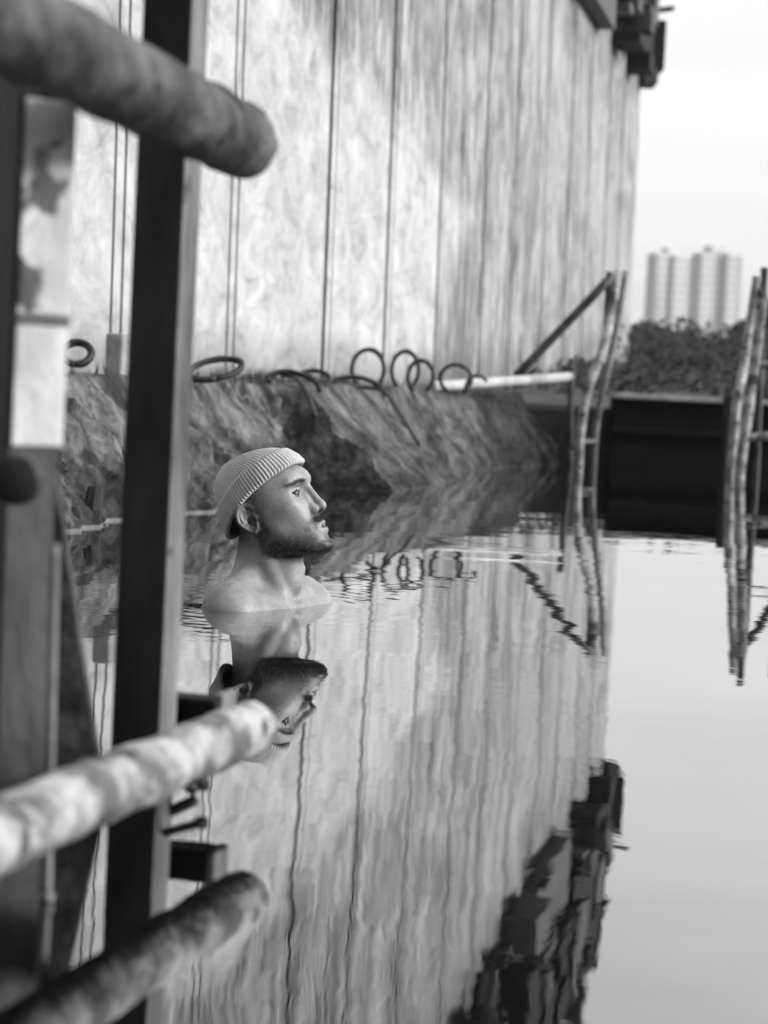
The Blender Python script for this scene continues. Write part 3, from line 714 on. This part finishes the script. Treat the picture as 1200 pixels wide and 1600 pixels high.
def gau(p, c, s, amp):
    s = s if hasattr(s, '__len__') else (s, s, s)
    return amp * np.exp(-.5 * (((p[0] - c[0]) / s[0]) ** 2 + ((p[1] - c[1]) / s[1]) ** 2 + ((p[2] - c[2]) / s[2]) ** 2))
def head_field(x, y, z):
    """x forward, y across, z up; origin at the ear opening"""
    sy = y; y = np.abs(y); p = (x, y, z)
    cran = ell(p, (.030, 0, .038), (.0885, .0735, .081))
    ZX = [-.130, -.1165, -.108, -.102, -.094, -.086, -.074, -.062, -.050, -.036, -.022, 0, .020, .034, .046, .060, .078, .10]
    XM = [.088, .108, .124, .1295, .1300, .1250, .1255, .1250, .1250, .1205, .1170, .1150, .1150, .1190, .1265, .1275, .1240, .112]
    ZW = [-.125, -.105, -.085, -.06, -.03, 0, .03, .06, .10]
    WW = [.034, .044, .051, .0585, .0655, .0695, .0715, .0725, .066]
    Xf = np.interp(z, ZX, XM); W = np.interp(z, ZW, WW); xc = .028
    Rf = Xf - xc
    dx = np.maximum(x - xc, 0) / Rf; n = 2.35
    r = (dx ** n + (y / W) ** n) ** (1 / n)
    face = (r - 1) * .062
    zl = -.1150 + np.clip(.112 - x, 0, .2) * .36
    face = smax(face, (zl - z) * .94, .016)
    face = smax(face, -.004 - x + (z + .02) * -.15, .02)
    face = smax(face, z - .075, .03)
    f = smin(cran, face, .02)
    # soft forms
    f -= gau(p, (.088, .052, -.004), (.018, .016, .015), .0050)
    f += gau(p, (.080, .060, -.046), (.020, .015, .018), .0035)
    f -= gau(p, (.036, .058, -.058), (.022, .012, .022), .0030)
    f += gau(p, (.078, .068, .050), (.022, .014, .020), .0035)
    f -= gau(p, (.124, .0, -.1015), (.014, .015, .012), .0030)
    f += gau(p, (.113, .031, .022), (.013, .0145, .0115), .0125)
    f += gau(p, (.122, .016, .018), (.010, .006, .014), .0045)
    f = smin(f, cap(p, (.1185, .010, .0425), (.098, .048, .0435), .0085, .0060), .012)
    # eyelids
    f = smin(f, sph(p, (.0935, .031, .0225), .0128), .0035)
    wy = 1 / (1 + np.exp(-(y - .0205) / .0012)) / (1 + np.exp((y - .0440) / .0010)) / (1 + np.exp(-(x - .084) / .0010))
    zs = .0222 - .05 * (y - .031); hz_ = .0016 - 5.0 * (y - .031) ** 2
    f += .0042 * wy * np.exp(-(((z - zs) / np.maximum(hz_, .0009)) ** 2))
    f -= gau(p, (.1060, .031, .0265), (.005, .0100, .0016), .0012)
    f += .0022 * np.exp(-(((z - .0315 + .12 * np.maximum(y - .036, 0)) / .0020) ** 2)) / (1 + np.exp(-(y - .020) / .002)) / (1 + np.exp((y - .046) / .002)) * (x > .08)
    # nose
    nose = cap(p, (.1205, 0, .026), (.1345, 0, -.0155), .0068, .0086)
    nose = smin(nose, sph(p, (.1350, 0, -.0190), .0106), .006)
    nose = smin(nose, ell(p, (.1175, .0128, -.0222), (.0140, .0082, .0098)), .0035)
    nose = smin(nose, cap(p, (.110, .010, .012), (.118, .012, -.020), .007, .008), .010)
    nose = smin(nose, cap(p, (.132, 0, -.0275), (.120, 0, -.0345), .0040, .0045), .004)
    f = smin(f, nose, .0075)
    f += .0016 * np.exp(-.5 * (((np.sqrt(((x - .1175) / .0150) ** 2 + ((z + .0222) / .0108) ** 2) - 1.12) / .12) ** 2)) * np.exp(-.5 * ((y - .018) / .005) ** 2) * (x < .122)
    f = smax(f, -ell(p, (.1270, .0068, -.0320), (.0068, .0036, .0050)), .0015)
    # mouth
    lipu = cap(p, (.1262, .0, -.0512), (.1105, .0235, -.0590), .0056, .0030)
    lipl = cap(p, (.1262, .0, -.0672), (.1100, .0220, -.0610), .0064, .0030)
    f = smin(f, lipu, .007); f = smin(f, lipl, .008)
    slit = cap(p, (.1340, 0, -.0590), (.1120, .0205, -.0600), .0036, .0012)
    f = smax(f, -slit, .0015)
    f += gau(p, (.1100, .0265, -.0600), (.005, .004, .005), .0010)
    f += gau(p, (.1275, 0, -.0405), (.004, .0028, .006), .0012)
    f += gau(p, (.1125, .0220, -.0330), (.007, .003, .009), .0020)
    f += gau(p, (.1065, .0290, -.0450), (.006, .0035, .009), .0016)
    # ear (kept thin, flared backwards)
    c0 = (.0045, .0775, .0020); fl = R(30); tl = R(8)
    ax = x - c0[0]; ay = y - c0[1]; az = z - c0[2]
    a = -ax * math.cos(fl) + ay * math.sin(fl); c = ax * math.sin(fl) + ay * math.cos(fl)
    a2 = a * math.cos(tl) - az * math.sin(tl); b = az * math.cos(tl) + a * math.sin(tl)
    a = a2
    a = a - .002
    w = np.where(b > 0, .0235, .0235 + b * .30)
    r = np.sqrt((a / np.maximum(w, .008)) ** 2 + (b / .0335) ** 2)
    helix = np.sqrt(((r - .88) * .022) ** 2 + (c - .0035) ** 2) - .0034
    helix = np.maximum(helix, -(a + .013) * .8 - np.where(b < .012, 0., .02))
    ear = np.maximum((r - .96) * .018, np.abs(c + .0010) - .0022)
    r2 = np.sqrt(((a - .0015) / .0110) ** 2 + ((b - .002) / .0205) ** 2)
    anti = np.maximum(np.sqrt(((r2 - 1) * .012) ** 2 + (c - .0022) ** 2) - .0026, -(a + .002))
    ear = smin(ear, helix, .002); ear = smin(ear, anti, .0025)
    pe = (a, b, c)
    ear = smin(ear, ell(pe, (-.0035, -.0265, .0), (.0085, .0085, .0042)), .004)
    ear = smin(ear, ell(pe, (-.0150, -.004, .001), (.0050, .0065, .0055)), .003)
    ear = smax(ear, -ell(pe, (-.003, -.006, .004), (.0090, .0110, .0070)), .002)
    bx = np.maximum(np.maximum(np.abs(a) - .026, np.abs(b) - .042), np.abs(c) - .016)
    ear = np.maximum(ear, bx)
    f = smin(f, ear, .005)
    return f
FD = R(-30); fx, fy = math.cos(FD), math.sin(FD)          # torso facing direction
sx, sy_ = -fy, fx                                        # towards his far shoulder
def T(fw, sd, z):                                        # torso frame -> person frame
    return (.020 + fx * fw + sx * sd, .0 + fy * fw + sy_ * sd, z)
def body_field(X, Y, Z):
    p = (X, Y, Z)
    # neck
    q = ((X), Y, Z)
    neck = cap(q, (.022, .002, .18), (.016, .004, .03), .0600, .0640)
    f = neck
    f = smin(f, cap(p, (.055, -.012, .155), (.062, -.018, .055), .036, .034), .02)
    f = smin(f, cap(p, (.091, -.016, .078), (.088, -.018, .060), .0075, .006), .012)      # throat
    xt, yt = X - .020, Y
    fw = xt * fx + yt * fy; sd = xt * sx + yt * sy_
    f = smin(f, cap(p, (-.008, -.052, .172), T(.062, -.020, .0), .012, .010), .014)     # neck muscle, near side
    f = smin(f, cap(p, (-.008, .055, .172), T(.062, .020, .0), .012, .010), .014)
    q = (fw, sd, Z)
    chest = ell(q, (-.012, 0, -.160), (.112, .160, .212))
    f = smin(f, chest, .045)
    f = smin(f, cap(q, (.0, -.120, -.012), (.0, .120, -.012), .050, .050), .03)
    for s in (-1, 1):
        f = smin(f, cap(q, (.040, .045 * s, -.045), (.018, .145 * s, -.03), .052, .046), .035)
        f = smin(f, cap(q, (-.014, .040 * s, .052), (-.004, .125 * s, .012), .036, .034), .016)   # trapezius
        f = smin(f, cap(q, (.008, .140 * s, -.012), (.01, .165 * s, -.10), .052, .046), .04)      # shoulder, upper arm
        f = smin(f, cap(q, (.01, .172 * s, -.10), (.04, .185 * s, -.30), .044, .036), .02)
        cl = cap(q, (.062, .016 * s, -.004), (.040, .085 * s, .022), .0095, .0095)
        cl = smin(cl, cap(q, (.040, .085 * s, .022), (.010, .140 * s, .036), .0095, .011), .01)
        f = smin(f, cl, .016)
        f += .0045 * np.exp(-.5 * (((fw - .035) / .022) ** 2 + ((sd - .070 * s) / .030) ** 2 + ((Z - .055) / .016) ** 2))   # hollow above the collar bone
    f += gau(q, (.070, 0, .022), (.012, .010, .012), .004)
    f = smax(f, -.42 - Z, .03)
    return f
def person():
    h = .0021
    X = np.arange(-.27, .27, h, dtype=f32); Yg = np.arange(-.26, .26, h, dtype=f32)
    zhi = np.arange(-.012, .36, h); zlo = np.concatenate([np.arange(-.45, -.10, .012), np.arange(-.10, -.012, .006)])
    Z = np.concatenate([zlo, zhi]).astype(f32)
    F = np.empty((len(X), len(Yg), len(Z)), f32)
    for k0 in range(0, len(Z), 24):
        zz = Z[k0:k0 + 24]; gx, gy, gz = np.meshgrid(X, Yg, zz, indexing='ij')
        f = body_field(gx, gy, gz)
        if zz[-1] > .03:
            px, py, pz = gx, gy, gz - f32(HORG[2])
            A = HMI
            hx = A[0, 0] * px + A[0, 1] * py + A[0, 2] * pz; hy = A[1, 0] * px + A[1, 1] * py + A[1, 2] * pz; hz = A[2, 0] * px + A[2, 1] * py + A[2, 2] * pz
            near = (np.abs(hx - .03) < .16) & (np.abs(hy) < .12) & (np.abs(hz) < .16)
            hf = np.full(f.shape, .05, f32)
            if near.any():
                hf[near] = head_field(hx[near], hy[near], hz[near])
            # neck field fades out above the skull base
            f = np.maximum(f, hz - .03)
            f = smin(f, hf, .014)
        F[:, :, k0:k0 + 24] = f
    # naive surface nets
    ins = F < 0
    nx, ny, nz_ = F.shape
    c = ins[:-1, :-1, :-1].astype(np.int8)
    tot = np.zeros((nx - 1, ny - 1, nz_ - 1), np.int8)
    for i in (0, 1):
        for j in (0, 1):
            for k in (0, 1): tot += ins[i:nx - 1 + i, j:ny - 1 + j, k:nz_ - 1 + k]
    act = (tot > 0) & (tot < 8)
    idx = np.argwhere(act); n = len(idx)
    vid = np.full(act.shape, -1, np.int32); vid[act] = np.arange(n)
    corners = [(i, j, k) for i in (0, 1) for j in (0, 1) for k in (0, 1)]
    fv = {cc: F[idx[:, 0] + cc[0], idx[:, 1] + cc[1], idx[:, 2] + cc[2]] for cc in corners}
    acc = np.zeros((n, 3)); cnt = np.zeros(n)
    for ax in range(3):
        for cc in corners:
            if cc[ax] == 0:
                c2 = list(cc); c2[ax] = 1; c2 = tuple(c2)
                a_, b_ = fv[cc], fv[c2]; cr = (a_ < 0) != (b_ < 0)
                t = np.where(cr, a_ / np.where(cr, a_ - b_, 1), 0)
                for d in range(3):
                    acc[:, d] += np.where(cr, cc[d] + (t if d == ax else 0), 0)
                cnt += cr
    acc /= cnt[:, None]
    ax_ = [X.astype(float), Yg.astype(float), Z.astype(float)]
    V = np.empty((n, 3))
    for d in range(3):
        g = ax_[d]; V[:, d] = g[idx[:, d]] + acc[:, d] * (g[np.minimum(idx[:, d] + 1, len(g) - 1)] - g[idx[:, d]])
    quads = []
    for ax in range(3):
        sl0 = [slice(1, -1)] * 3; sl1 = [slice(1, -1)] * 3; sl0[ax] = slice(0, -1); sl1[ax] = slice(1, None)
        a_ = ins[tuple(sl0)]; b_ = ins[tuple(sl1)]; e = np.argwhere(a_ != b_)
        o1, o2 = [d for d in range(3) if d != ax]
        base = e.copy()
        for d in range(3):
            if d != ax: base[:, d] += 1
        def g(d1, d2):
            q = base.copy(); q[:, o1] += d1; q[:, o2] += d2; return vid[q[:, 0], q[:, 1], q[:, 2]]
        qd = np.stack([g(-1, -1), g(0, -1), g(0, 0), g(-1, 0)], 1)
        flip = a_[e[:, 0], e[:, 1], e[:, 2]]
        if ax == 1: flip = ~flip
        qd[~flip] = qd[~flip][:, ::-1]
        quads.append(qd)
    quads = np.concatenate(quads); quads = quads[(quads >= 0).all(1)]
    me = bpy.data.meshes.new('person')
    me.vertices.add(n); me.vertices.foreach_set('co', V.astype(f32).ravel())
    me.loops.add(quads.size); me.loops.foreach_set('vertex_index', quads.ravel().astype(np.int32))
    me.polygons.add(len(quads)); me.polygons.foreach_set('loop_start', np.arange(0, quads.size, 4, dtype=np.int32)); me.polygons.foreach_set('loop_total', np.full(len(quads), 4, np.int32))
    me.update(calc_edges=True); me.polygons.foreach_set('use_smooth', [True] * len(quads))
    # Laplacian smoothing, light
    ed = np.empty(len(me.edges) * 2, np.int32); me.edges.foreach_get('vertices', ed); ed = ed.reshape(-1, 2)
    deg = np.bincount(ed.ravel(), minlength=n)[:, None]
    for lam in (.5, -.3, .5, -.3):
        s = np.zeros_like(V)
        for d in range(3):
            s[:, d] = np.bincount(ed[:, 0], V[ed[:, 1], d], n) + np.bincount(ed[:, 1], V[ed[:, 0], d], n)
        V = V + lam * (s / deg - V)
    me.vertices.foreach_set('co', V.astype(f32).ravel()); me.update()
    # masks in head coordinates
    hv = (V - HORG) @ HMI.T; x, y, z = hv[:, 0], np.abs(hv[:, 1]), hv[:, 2]
    ss = lambda a, b, t: np.clip((t - a) / (b - a), 0, 1) ** 2 * (3 - 2 * np.clip((t - a) / (b - a), 0, 1))
    onhead = (z > -.135) & (x > -.03)
    # beard: jaw band; its upper edge runs from the sideburn to the mouth corner
    top = np.interp(x, [.0, .03, .06, .09, .105, .118, .13], [.02, -.022, -.054, -.062, -.044, -.027, -.027])
    beard = ss(.016, -.014, z - top) * ss(-.018, .012, x + (z + .05) * .1) * (z > -.14)
    beard *= 1 - .0 * x
    zj0 = -.1150 + np.clip(.112 - x, 0, .2) * .36; up = z - zj0
    inten = .42 + .58 * ss(.050, .010, up)
    inten = np.maximum(inten, 1.5 * np.exp(-(((x - .118) / .020) ** 2 + ((z + .0405) / .0085) ** 2 + (np.maximum(y - .016, 0) / .010) ** 2)))
    inten = np.maximum(inten, .85 * np.exp(-(((y - .0265) / .0055) ** 2 + ((z + .0540) / .013) ** 2)) * (x > .09))
    inten = np.maximum(inten, .8 * ss(.050, .020, x) * ss(.02, -.01, z))
    beard *= np.clip(inten, 0, 1)
    d_l = np.sqrt(((x - .124) / .020) ** 2 + (y / .0215) ** 2 + ((z + .0600) / .0145) ** 2)
    beard *= ss(.75, 1.15, d_l)                                     # none on the lips
    beard *= 1 - .55 * np.exp(-(((x - .118) / .012) ** 2 + ((y - .020) / .009) ** 2 + ((z + .084) / .011) ** 2))
    under = ss(-.098, -.116, z + (.112 - x) * -.36)
    zj = -.1150 + np.clip(.112 - x, 0, .2) * .36; beard = beard * ss(zj - .014, zj - .003, z)
    burn = ss(.040, .024, x) * ss(-.004, .006, x) * ss(-.05, -.03, z) * (z < .09) * (y > .05)
    temple = ss(.070, .040, x) * (z > .0) * (z < .11) * (y > .045) * ss(.0, .02, z)
    nape = ss(-.002, -.022, x) * ss(-.065, -.03, z) * (z < .1) * 1.0
    hair = np.clip(np.maximum.reduce([burn * 1.0, temple * .55, nape * .95]), 0, 1)
    hair = np.maximum(hair, .5 * np.exp(-((z - np.interp(y, [.010, .020, .038, .052], [.0385, .0415, .0440, .0380])) / .0035) ** 2) * ss(.016, .024, y) * ss(.062, .046, y) * (x > .06))
    lip = ss(1.0, .75, np.sqrt(((x - .127) / .018) ** 2 + (y / .0205) ** 2 + ((z + .0600) / .0125) ** 2))
    lid = np.exp(-(((y - .0325) / .0130) ** 4 + ((z - .0240) / .0014) ** 2)) * (x > .082) * (x < .115) + .35 * np.exp(-(((y - .0325) / .0120) ** 4 + ((z - .0200) / .0012) ** 2)) * (x > .082) * (x < .115)
    mouth = np.exp(-(((x - .118) / .012) ** 2 + (y / .020) ** 2 + ((z + .0594) / .0026) ** 2) ** 2)  # shade in the gap between the lips, put into the skin colour
    for nm, arr in (('beard', np.clip(beard * 1.15, 0, 1)), ('hair', hair), ('lip', lip), ('lid', np.clip(lid * 1.2, 0, 1)), ('mouth', np.clip(mouth * 1.2, 0, 1))):
        at = me.attributes.new(nm, 'FLOAT', 'POINT'); at.data.foreach_set('value', arr.astype(f32))
    # skin
    mt = bpy.data.materials.new('skin'); mt.use_nodes = True; t = mt.node_tree; b = t.nodes['Principled BSDF']; l = t.links.new
    c = N(t, 'ShaderNodeTexCoord')
    def nz(scale, det=4):
        q = N(t, 'ShaderNodeTexNoise'); q.inputs['Scale'].default_value = scale; q.inputs['Detail'].default_value = det; l(c.outputs['Object'], q.inputs['Vector']); return q.outputs[0]
    def attr(nm): q = N(t, 'ShaderNodeAttribute', attribute_name=nm); return q.outputs['Fac']
    def mixc(fac, a_, v):
        q = N(t, 'ShaderNodeMix', data_type='RGBA'); l(fac, q.inputs[0])
        if isinstance(a_, float): q.inputs[6].default_value = (a_,) * 3 + (1,)
        else: l(a_, q.inputs[6])
        q.inputs[7].default_value = (v, v, v, 1); return q.outputs[2]
    def mr(src, a_, b_, c_, d_):
        q = N(t, 'ShaderNodeMapRange'); l(src, q.inputs[0])
        for i, v in enumerate((a_, b_, c_, d_)): q.inputs[i + 1].default_value = v
        return q.outputs[0]
    def mul(a_, b_):
        q = N(t, 'ShaderNodeMath', operation='MULTIPLY'); l(a_, q.inputs[0])
        if isinstance(b_, float): q.inputs[1].default_value = b_
        else: l(b_, q.inputs[1])
        return q.outputs[0]
    base = mixc(mr(nz(28, 6), .35, .7, 0, 1), .34, .25)
    speck = mr(nz(260, 3), .62, .70, 0, .35); base = mixc(speck, base, .12); base = mixc(mr(nz(120, 3), .50, .68, 0, .30), base, .14)
    stub = mr(nz(480, 3), .38, .58, .60, 1)
    base = mixc(mul(mul(attr('hair'), stub), .85), base, .05)
    base = mixc(mul(mul(mul(attr('beard'), stub), mr(nz(70, 3), .35, .6, .8, 1.15)), 1.15), base, .020)
    base = mixc(mul(attr('lip'), .45), base, .16)
    base = mixc(attr('lid'), base, .02); base = mixc(attr('mouth'), base, .012)
    l(base, b.inputs['Base Color']); b.inputs['Roughness'].default_value = .48; b.inputs['Specular IOR Level'].default_value = .5
    b.inputs['Subsurface Weight'].default_value = .12; b.inputs['Subsurface Radius'].default_value = (.004, .004, .004); b.inputs['Subsurface Scale'].default_value = 1
    add = N(t, 'ShaderNodeMath', operation='ADD'); l(nz(420, 3), add.inputs[0]); l(mul(nz(75, 4), 2.2), add.inputs[1])
    bp = N(t, 'ShaderNodeBump'); bp.inputs['Strength'].default_value = .25; bp.inputs['Distance'].default_value = .0009; l(add.outputs[0], bp.inputs['Height']); l(bp.outputs[0], b.inputs['Normal'])
    me.materials.append(mt)
    o = bpy.data.objects.new('person', me); col.objects.link(o); o.location = MAN; o.scale = (PS,) * 3
    tag(o, 'man in a pale ribbed beanie, shoulder deep in the water, gazing up', 'person')
    # hairs
    me.calc_loop_triangles() if False else None
    nr = np.empty(n * 3, f32); me.vertices.foreach_get('normal', nr); nr = nr.reshape(-1, 3)
    if (nr[np.argmax(V[:, 0])][0]) < 0:
        me.flip_normals(); me.vertices.foreach_get('normal', nr := np.empty(n * 3, f32)); nr = nr.reshape(-1, 3)
    hm = np.array(HM)
    def strands(name, wgt, count, ln, wd, comb, m_):
        p_ = wgt / wgt.sum(); ids = rng.choice(n, count, p=p_); VV, FF = [], []
        for i in ids:
            nv = Vector(nr[i]); c_ = Vector(V[i]) + Vector(rng.normal(0, .0008, 3))
            d = (nv * .55 + Vector(hm @ np.array(comb)) * .9 + Vector(rng.normal(0, .28, 3))).normalized(); s = d.cross(nv).normalized() * wd * .5
            L_ = ln * rng.uniform(.5, 1.2); c_ -= nv * .0004
            k = len(VV); VV += [c_ - s, c_ + s, c_ + d * L_]; FF.append([k, k + 1, k + 2])
        q = obj(name, [v + MAN for v in VV], FF, m_, o); return q
    hairm = mat('hair', .02, .045, 30, .6, 0)
    wb = np.clip(beard, 0, 1) ** 1.5 * (y < .08) * (14 * np.exp(-(((z + .040) / .007) ** 2)) * (x > .103) + .45 + .9 * np.exp(-((x - .128) / .02) ** 2) + .8 * ss(-.085, -.11, z))
    strands('beard', wb + 1e-9 * onhead, 12000, .0040, .00034, (.15, 0, -1), hairm)
    yy = hv[:, 1]
    bt = np.interp(y, [.010, .020, .038, .052], [.0385, .0410, .0435, .0400])
    wbr = np.exp(-((z - bt) / (.0030 - .02 * np.clip(y - .03, 0, .04))) ** 2) * ss(.014, .024, y) * ss(.062, .046, y) * (x > .06)
    strands('eyebrow', wbr * (yy < 0), 1300, .0062, .00042, (-.9, -.5, .35), hairm)
    strands('eyebrow', wbr * (yy > 0), 1300, .0062, .00042, (-.9, .5, .35), hairm)
    wl = np.clip(hair, 0, 1) ** 1.2 * (y > .04) * (x < .07)
    strands('hair', wl * (z < .1) + 0 * wl, 6000, .0028, .0003, (-.3, 0, -.9), hairm)
    lashw = np.exp(-(((y - .033) / .0115) ** 4 + ((z - .0243) / .0011) ** 2)) * (x > .084) * (x < .112) + 1e-12
    strands('eyelashes', lashw, 500, .0060, .0004, (1, 0, .10), hairm)
    # beads of water on the shoulders
    dm = bpy.data.materials.new('water_bead'); dm.use_nodes = True; db = dm.node_tree.nodes['Principled BSDF']; db.inputs['Base Color'].default_value = (.5, .5, .5, 1); db.inputs['Roughness'].default_value = .03; db.inputs['Specular IOR Level'].default_value = 1
    ok = np.where((V[:, 2] > .012) & (V[:, 2] < .11) & (nr[:, 2] > .1) & (hv[:, 2] < -.12))[0]
    VV, FF = [], []
    for i in rng.choice(ok, 90):
        rr = rng.uniform(.0005, .0013); c_ = Vector(V[i]) + MAN; nv = Vector(nr[i]); a_ = nv.orthogonal().normalized(); b_ = nv.cross(a_); k = len(VV)
        for ph, q in ((0, 1.0), (.6, .8), (1.0, .45)):
            for j in range(6): VV.append(c_ + (a_ * math.cos(j * 1.047) + b_ * math.sin(j * 1.047)) * rr * q + nv * rr * .7 * ph)
        for u_ in (0, 1):
            for j in range(6): FF.append([k + u_ * 6 + j, k + u_ * 6 + (j + 1) % 6, k + u_ * 6 + 6 + (j + 1) % 6, k + u_ * 6 + 6 + j])
        FF.append([k + 12 + j for j in range(6)])
    q = obj('water_beads', VV, FF, dm, o, smooth=True); q['kind'] = 'stuff'
    # eyes
    em = mat('eyeball', .05, .08, 30, .35, 0); ir = mat('iris', .02, .03, 60, .1, 0)
    for s in (-1, 1):
        bm = bmesh.new(); bmesh.ops.create_uvsphere(bm, u_segments=24, v_segments=16, radius=.0121)
        g = Vector((.93, s * .0, .12)).normalized()
        for v in bm.verts: v.co = v.co + Vector((.0941, s * .031, .0220))
        cen = Vector((.0941, s * .031, .0220)); bm.verts.index_update()
        VV = [HM @ v.co + Vector(HORG) + MAN for v in bm.verts]; FF = [[v.index for v in f.verts] for f in bm.faces]
        mi = [1 if ((f.calc_center_median() - cen).normalized().dot(g) > .80) else 0 for f in bm.faces]; bm.free()
        e = obj('eye', VV, FF, [em, ir], o, smooth=True)
        for p_, q in zip(e.data.polygons, mi): p_.material_index = q
    # beanie
    axd = np.array([-.425, 0, .905]); fwd = np.array([.905, 0, .425]); cen = np.array([.0235, 0, .0325]); Hh = .1135
    NT, NR_, ribs = 960, 96, 80
    def dense(hs, vs):
        hh_ = np.linspace(0, Hh, 200); v_ = np.interp(hh_, hs, vs); kk = np.ones(15) / 15
        return hh_, np.concatenate([v_[:7], np.convolve(v_, kk, 'valid'), v_[-7:]])
    HF, FFr = dense([0, .02, .044, .058, .07, .085, .098, .108, .1135], [.1085, .1065, .1010, .0930, .0815, .0620, .038, .011, -.015])
    HB, BBk = dense([0, .025, .048, .067, .080, .093, .103, .110, .1135], [-.1085, -.0985, -.0870, -.0775, -.0690, -.0555, -.0400, -.027, -.015])
    VV = []
    for j in range(NR_ + 1):
        t = j / NR_
        hh = Hh * (1 - (1 - t) ** 1.6)
        for i in range(NT):
            th = 2 * math.pi * i / NT; ct, st = math.cos(th), math.sin(th)
            rise = .0125 * abs(st) ** 1.5 * (1 - t) + (-.006 * max(-ct, 0) ** 3) * (1 - t)
            k = max(0, 1 - (hh / Hh) ** 2.2) ** (1 / 1.85)
            fr = float(np.interp(hh, HF, FFr)); bk = float(np.interp(hh, HB, BBk))
            A = max((fr - bk) / 2, 1e-4); off = (fr + bk) / 2; B = .0835 * k + 1e-4; n_ = 2.2
            rad = 1 / ((abs(ct) / A) ** n_ + (abs(st) / B) ** n_) ** (1 / n_)
            k = min(1, A / .1)
            # folded brim
            brim = hh < .0500
            s_ = hh / .05
            fold = .0050 if brim else 0.0
            if brim: fold *= min(1, (s_ / .09)) ** .5 * (1 if s_ < .90 else max(0, (1 - (s_ - .90) / .10)) ** .5 * .75 + .25)
            if t < .035: fold -= .0022 * (1 - t / .035) ** 2
            ph = ribs * th + (.5 * math.pi if brim else 0)
            amp = (.0019 if brim else .0016) * min(1, k * 1.5)
            rib = amp * (abs(math.sin(ph / 2)) ** .7 * 2 - 1)
            wr = .0016 * noise.noise(Vector((ct * 2.2, st * 2.2, hh * 26))) + .0006 * noise.noise(Vector((ct * 7, st * 7, hh * 70)))
            if k > .15: rad += fold + rib + wr
            else: rad += (fold + rib + wr) * k / .15
            ap = max(0, (hh / Hh - .72) / .28); rad += .0035 * ap * (abs(math.sin(th * 3.5 + .6)) - .4) * min(1, rad / .012); rise -= .004 * max(0, 1 - rad / .012)
            p = cen + axd * (hh + rise) + fwd * (ct * rad + off) + np.array([0, 1, 0]) * (st * rad)
            VV.append(p)
    VV.append(cen + axd * (Hh + .0015) + fwd * -.0165)
    FF = [[j * NT + i, j * NT + (i + 1) % NT, (j + 1) * NT + (i + 1) % NT, (j + 1) * NT + i] for j in range(NR_) for i in range(NT)]
    FF += [[NR_ * NT + i, NR_ * NT + (i + 1) % NT, len(VV) - 1] for i in range(NT)]
    # inner lining ring so the rim has thickness
    b0 = len(VV)
    for i in range(NT):
        p = VV[i]; r_ = p - cen; r_ = r_ - axd * (r_ @ axd); VV.append(p - r_ * .045 + axd * .012)
    FF += [[i, b0 + i, b0 + (i + 1) % NT, (i + 1) % NT] for i in range(NT)]
    knit = mat('knit', .50, .60, 60, .95, .5, 900, dist=.0008)
    VV = [Vector(hm @ np.array(p) + HORG) + MAN for p in VV]
    hat = obj('beanie', VV, FF, knit, o, smooth=True); tag(hat, 'pale ribbed knitted beanie with a folded brim')
person()

# ------------------------------------------------------------------ haze
hz = bpy.data.materials.new('haze'); hz.use_nodes = True; t = hz.node_tree; t.nodes.clear()
ho = N(t, 'ShaderNodeOutputMaterial'); hv = N(t, 'ShaderNodeVolumePrincipled'); hv.inputs['Density'].default_value = .0004; hv.inputs['Color'].default_value = (1, 1, 1, 1); hv.inputs['Anisotropy'].default_value = .25
t.links.new(hv.outputs[0], ho.inputs['Volume'])
o = obj('haze', *box_geo((200, 460, 38.5), (2400, 1060, 83)), hz); tag(o, 'pale air between the water and the far towers', 'haze', kind='stuff')
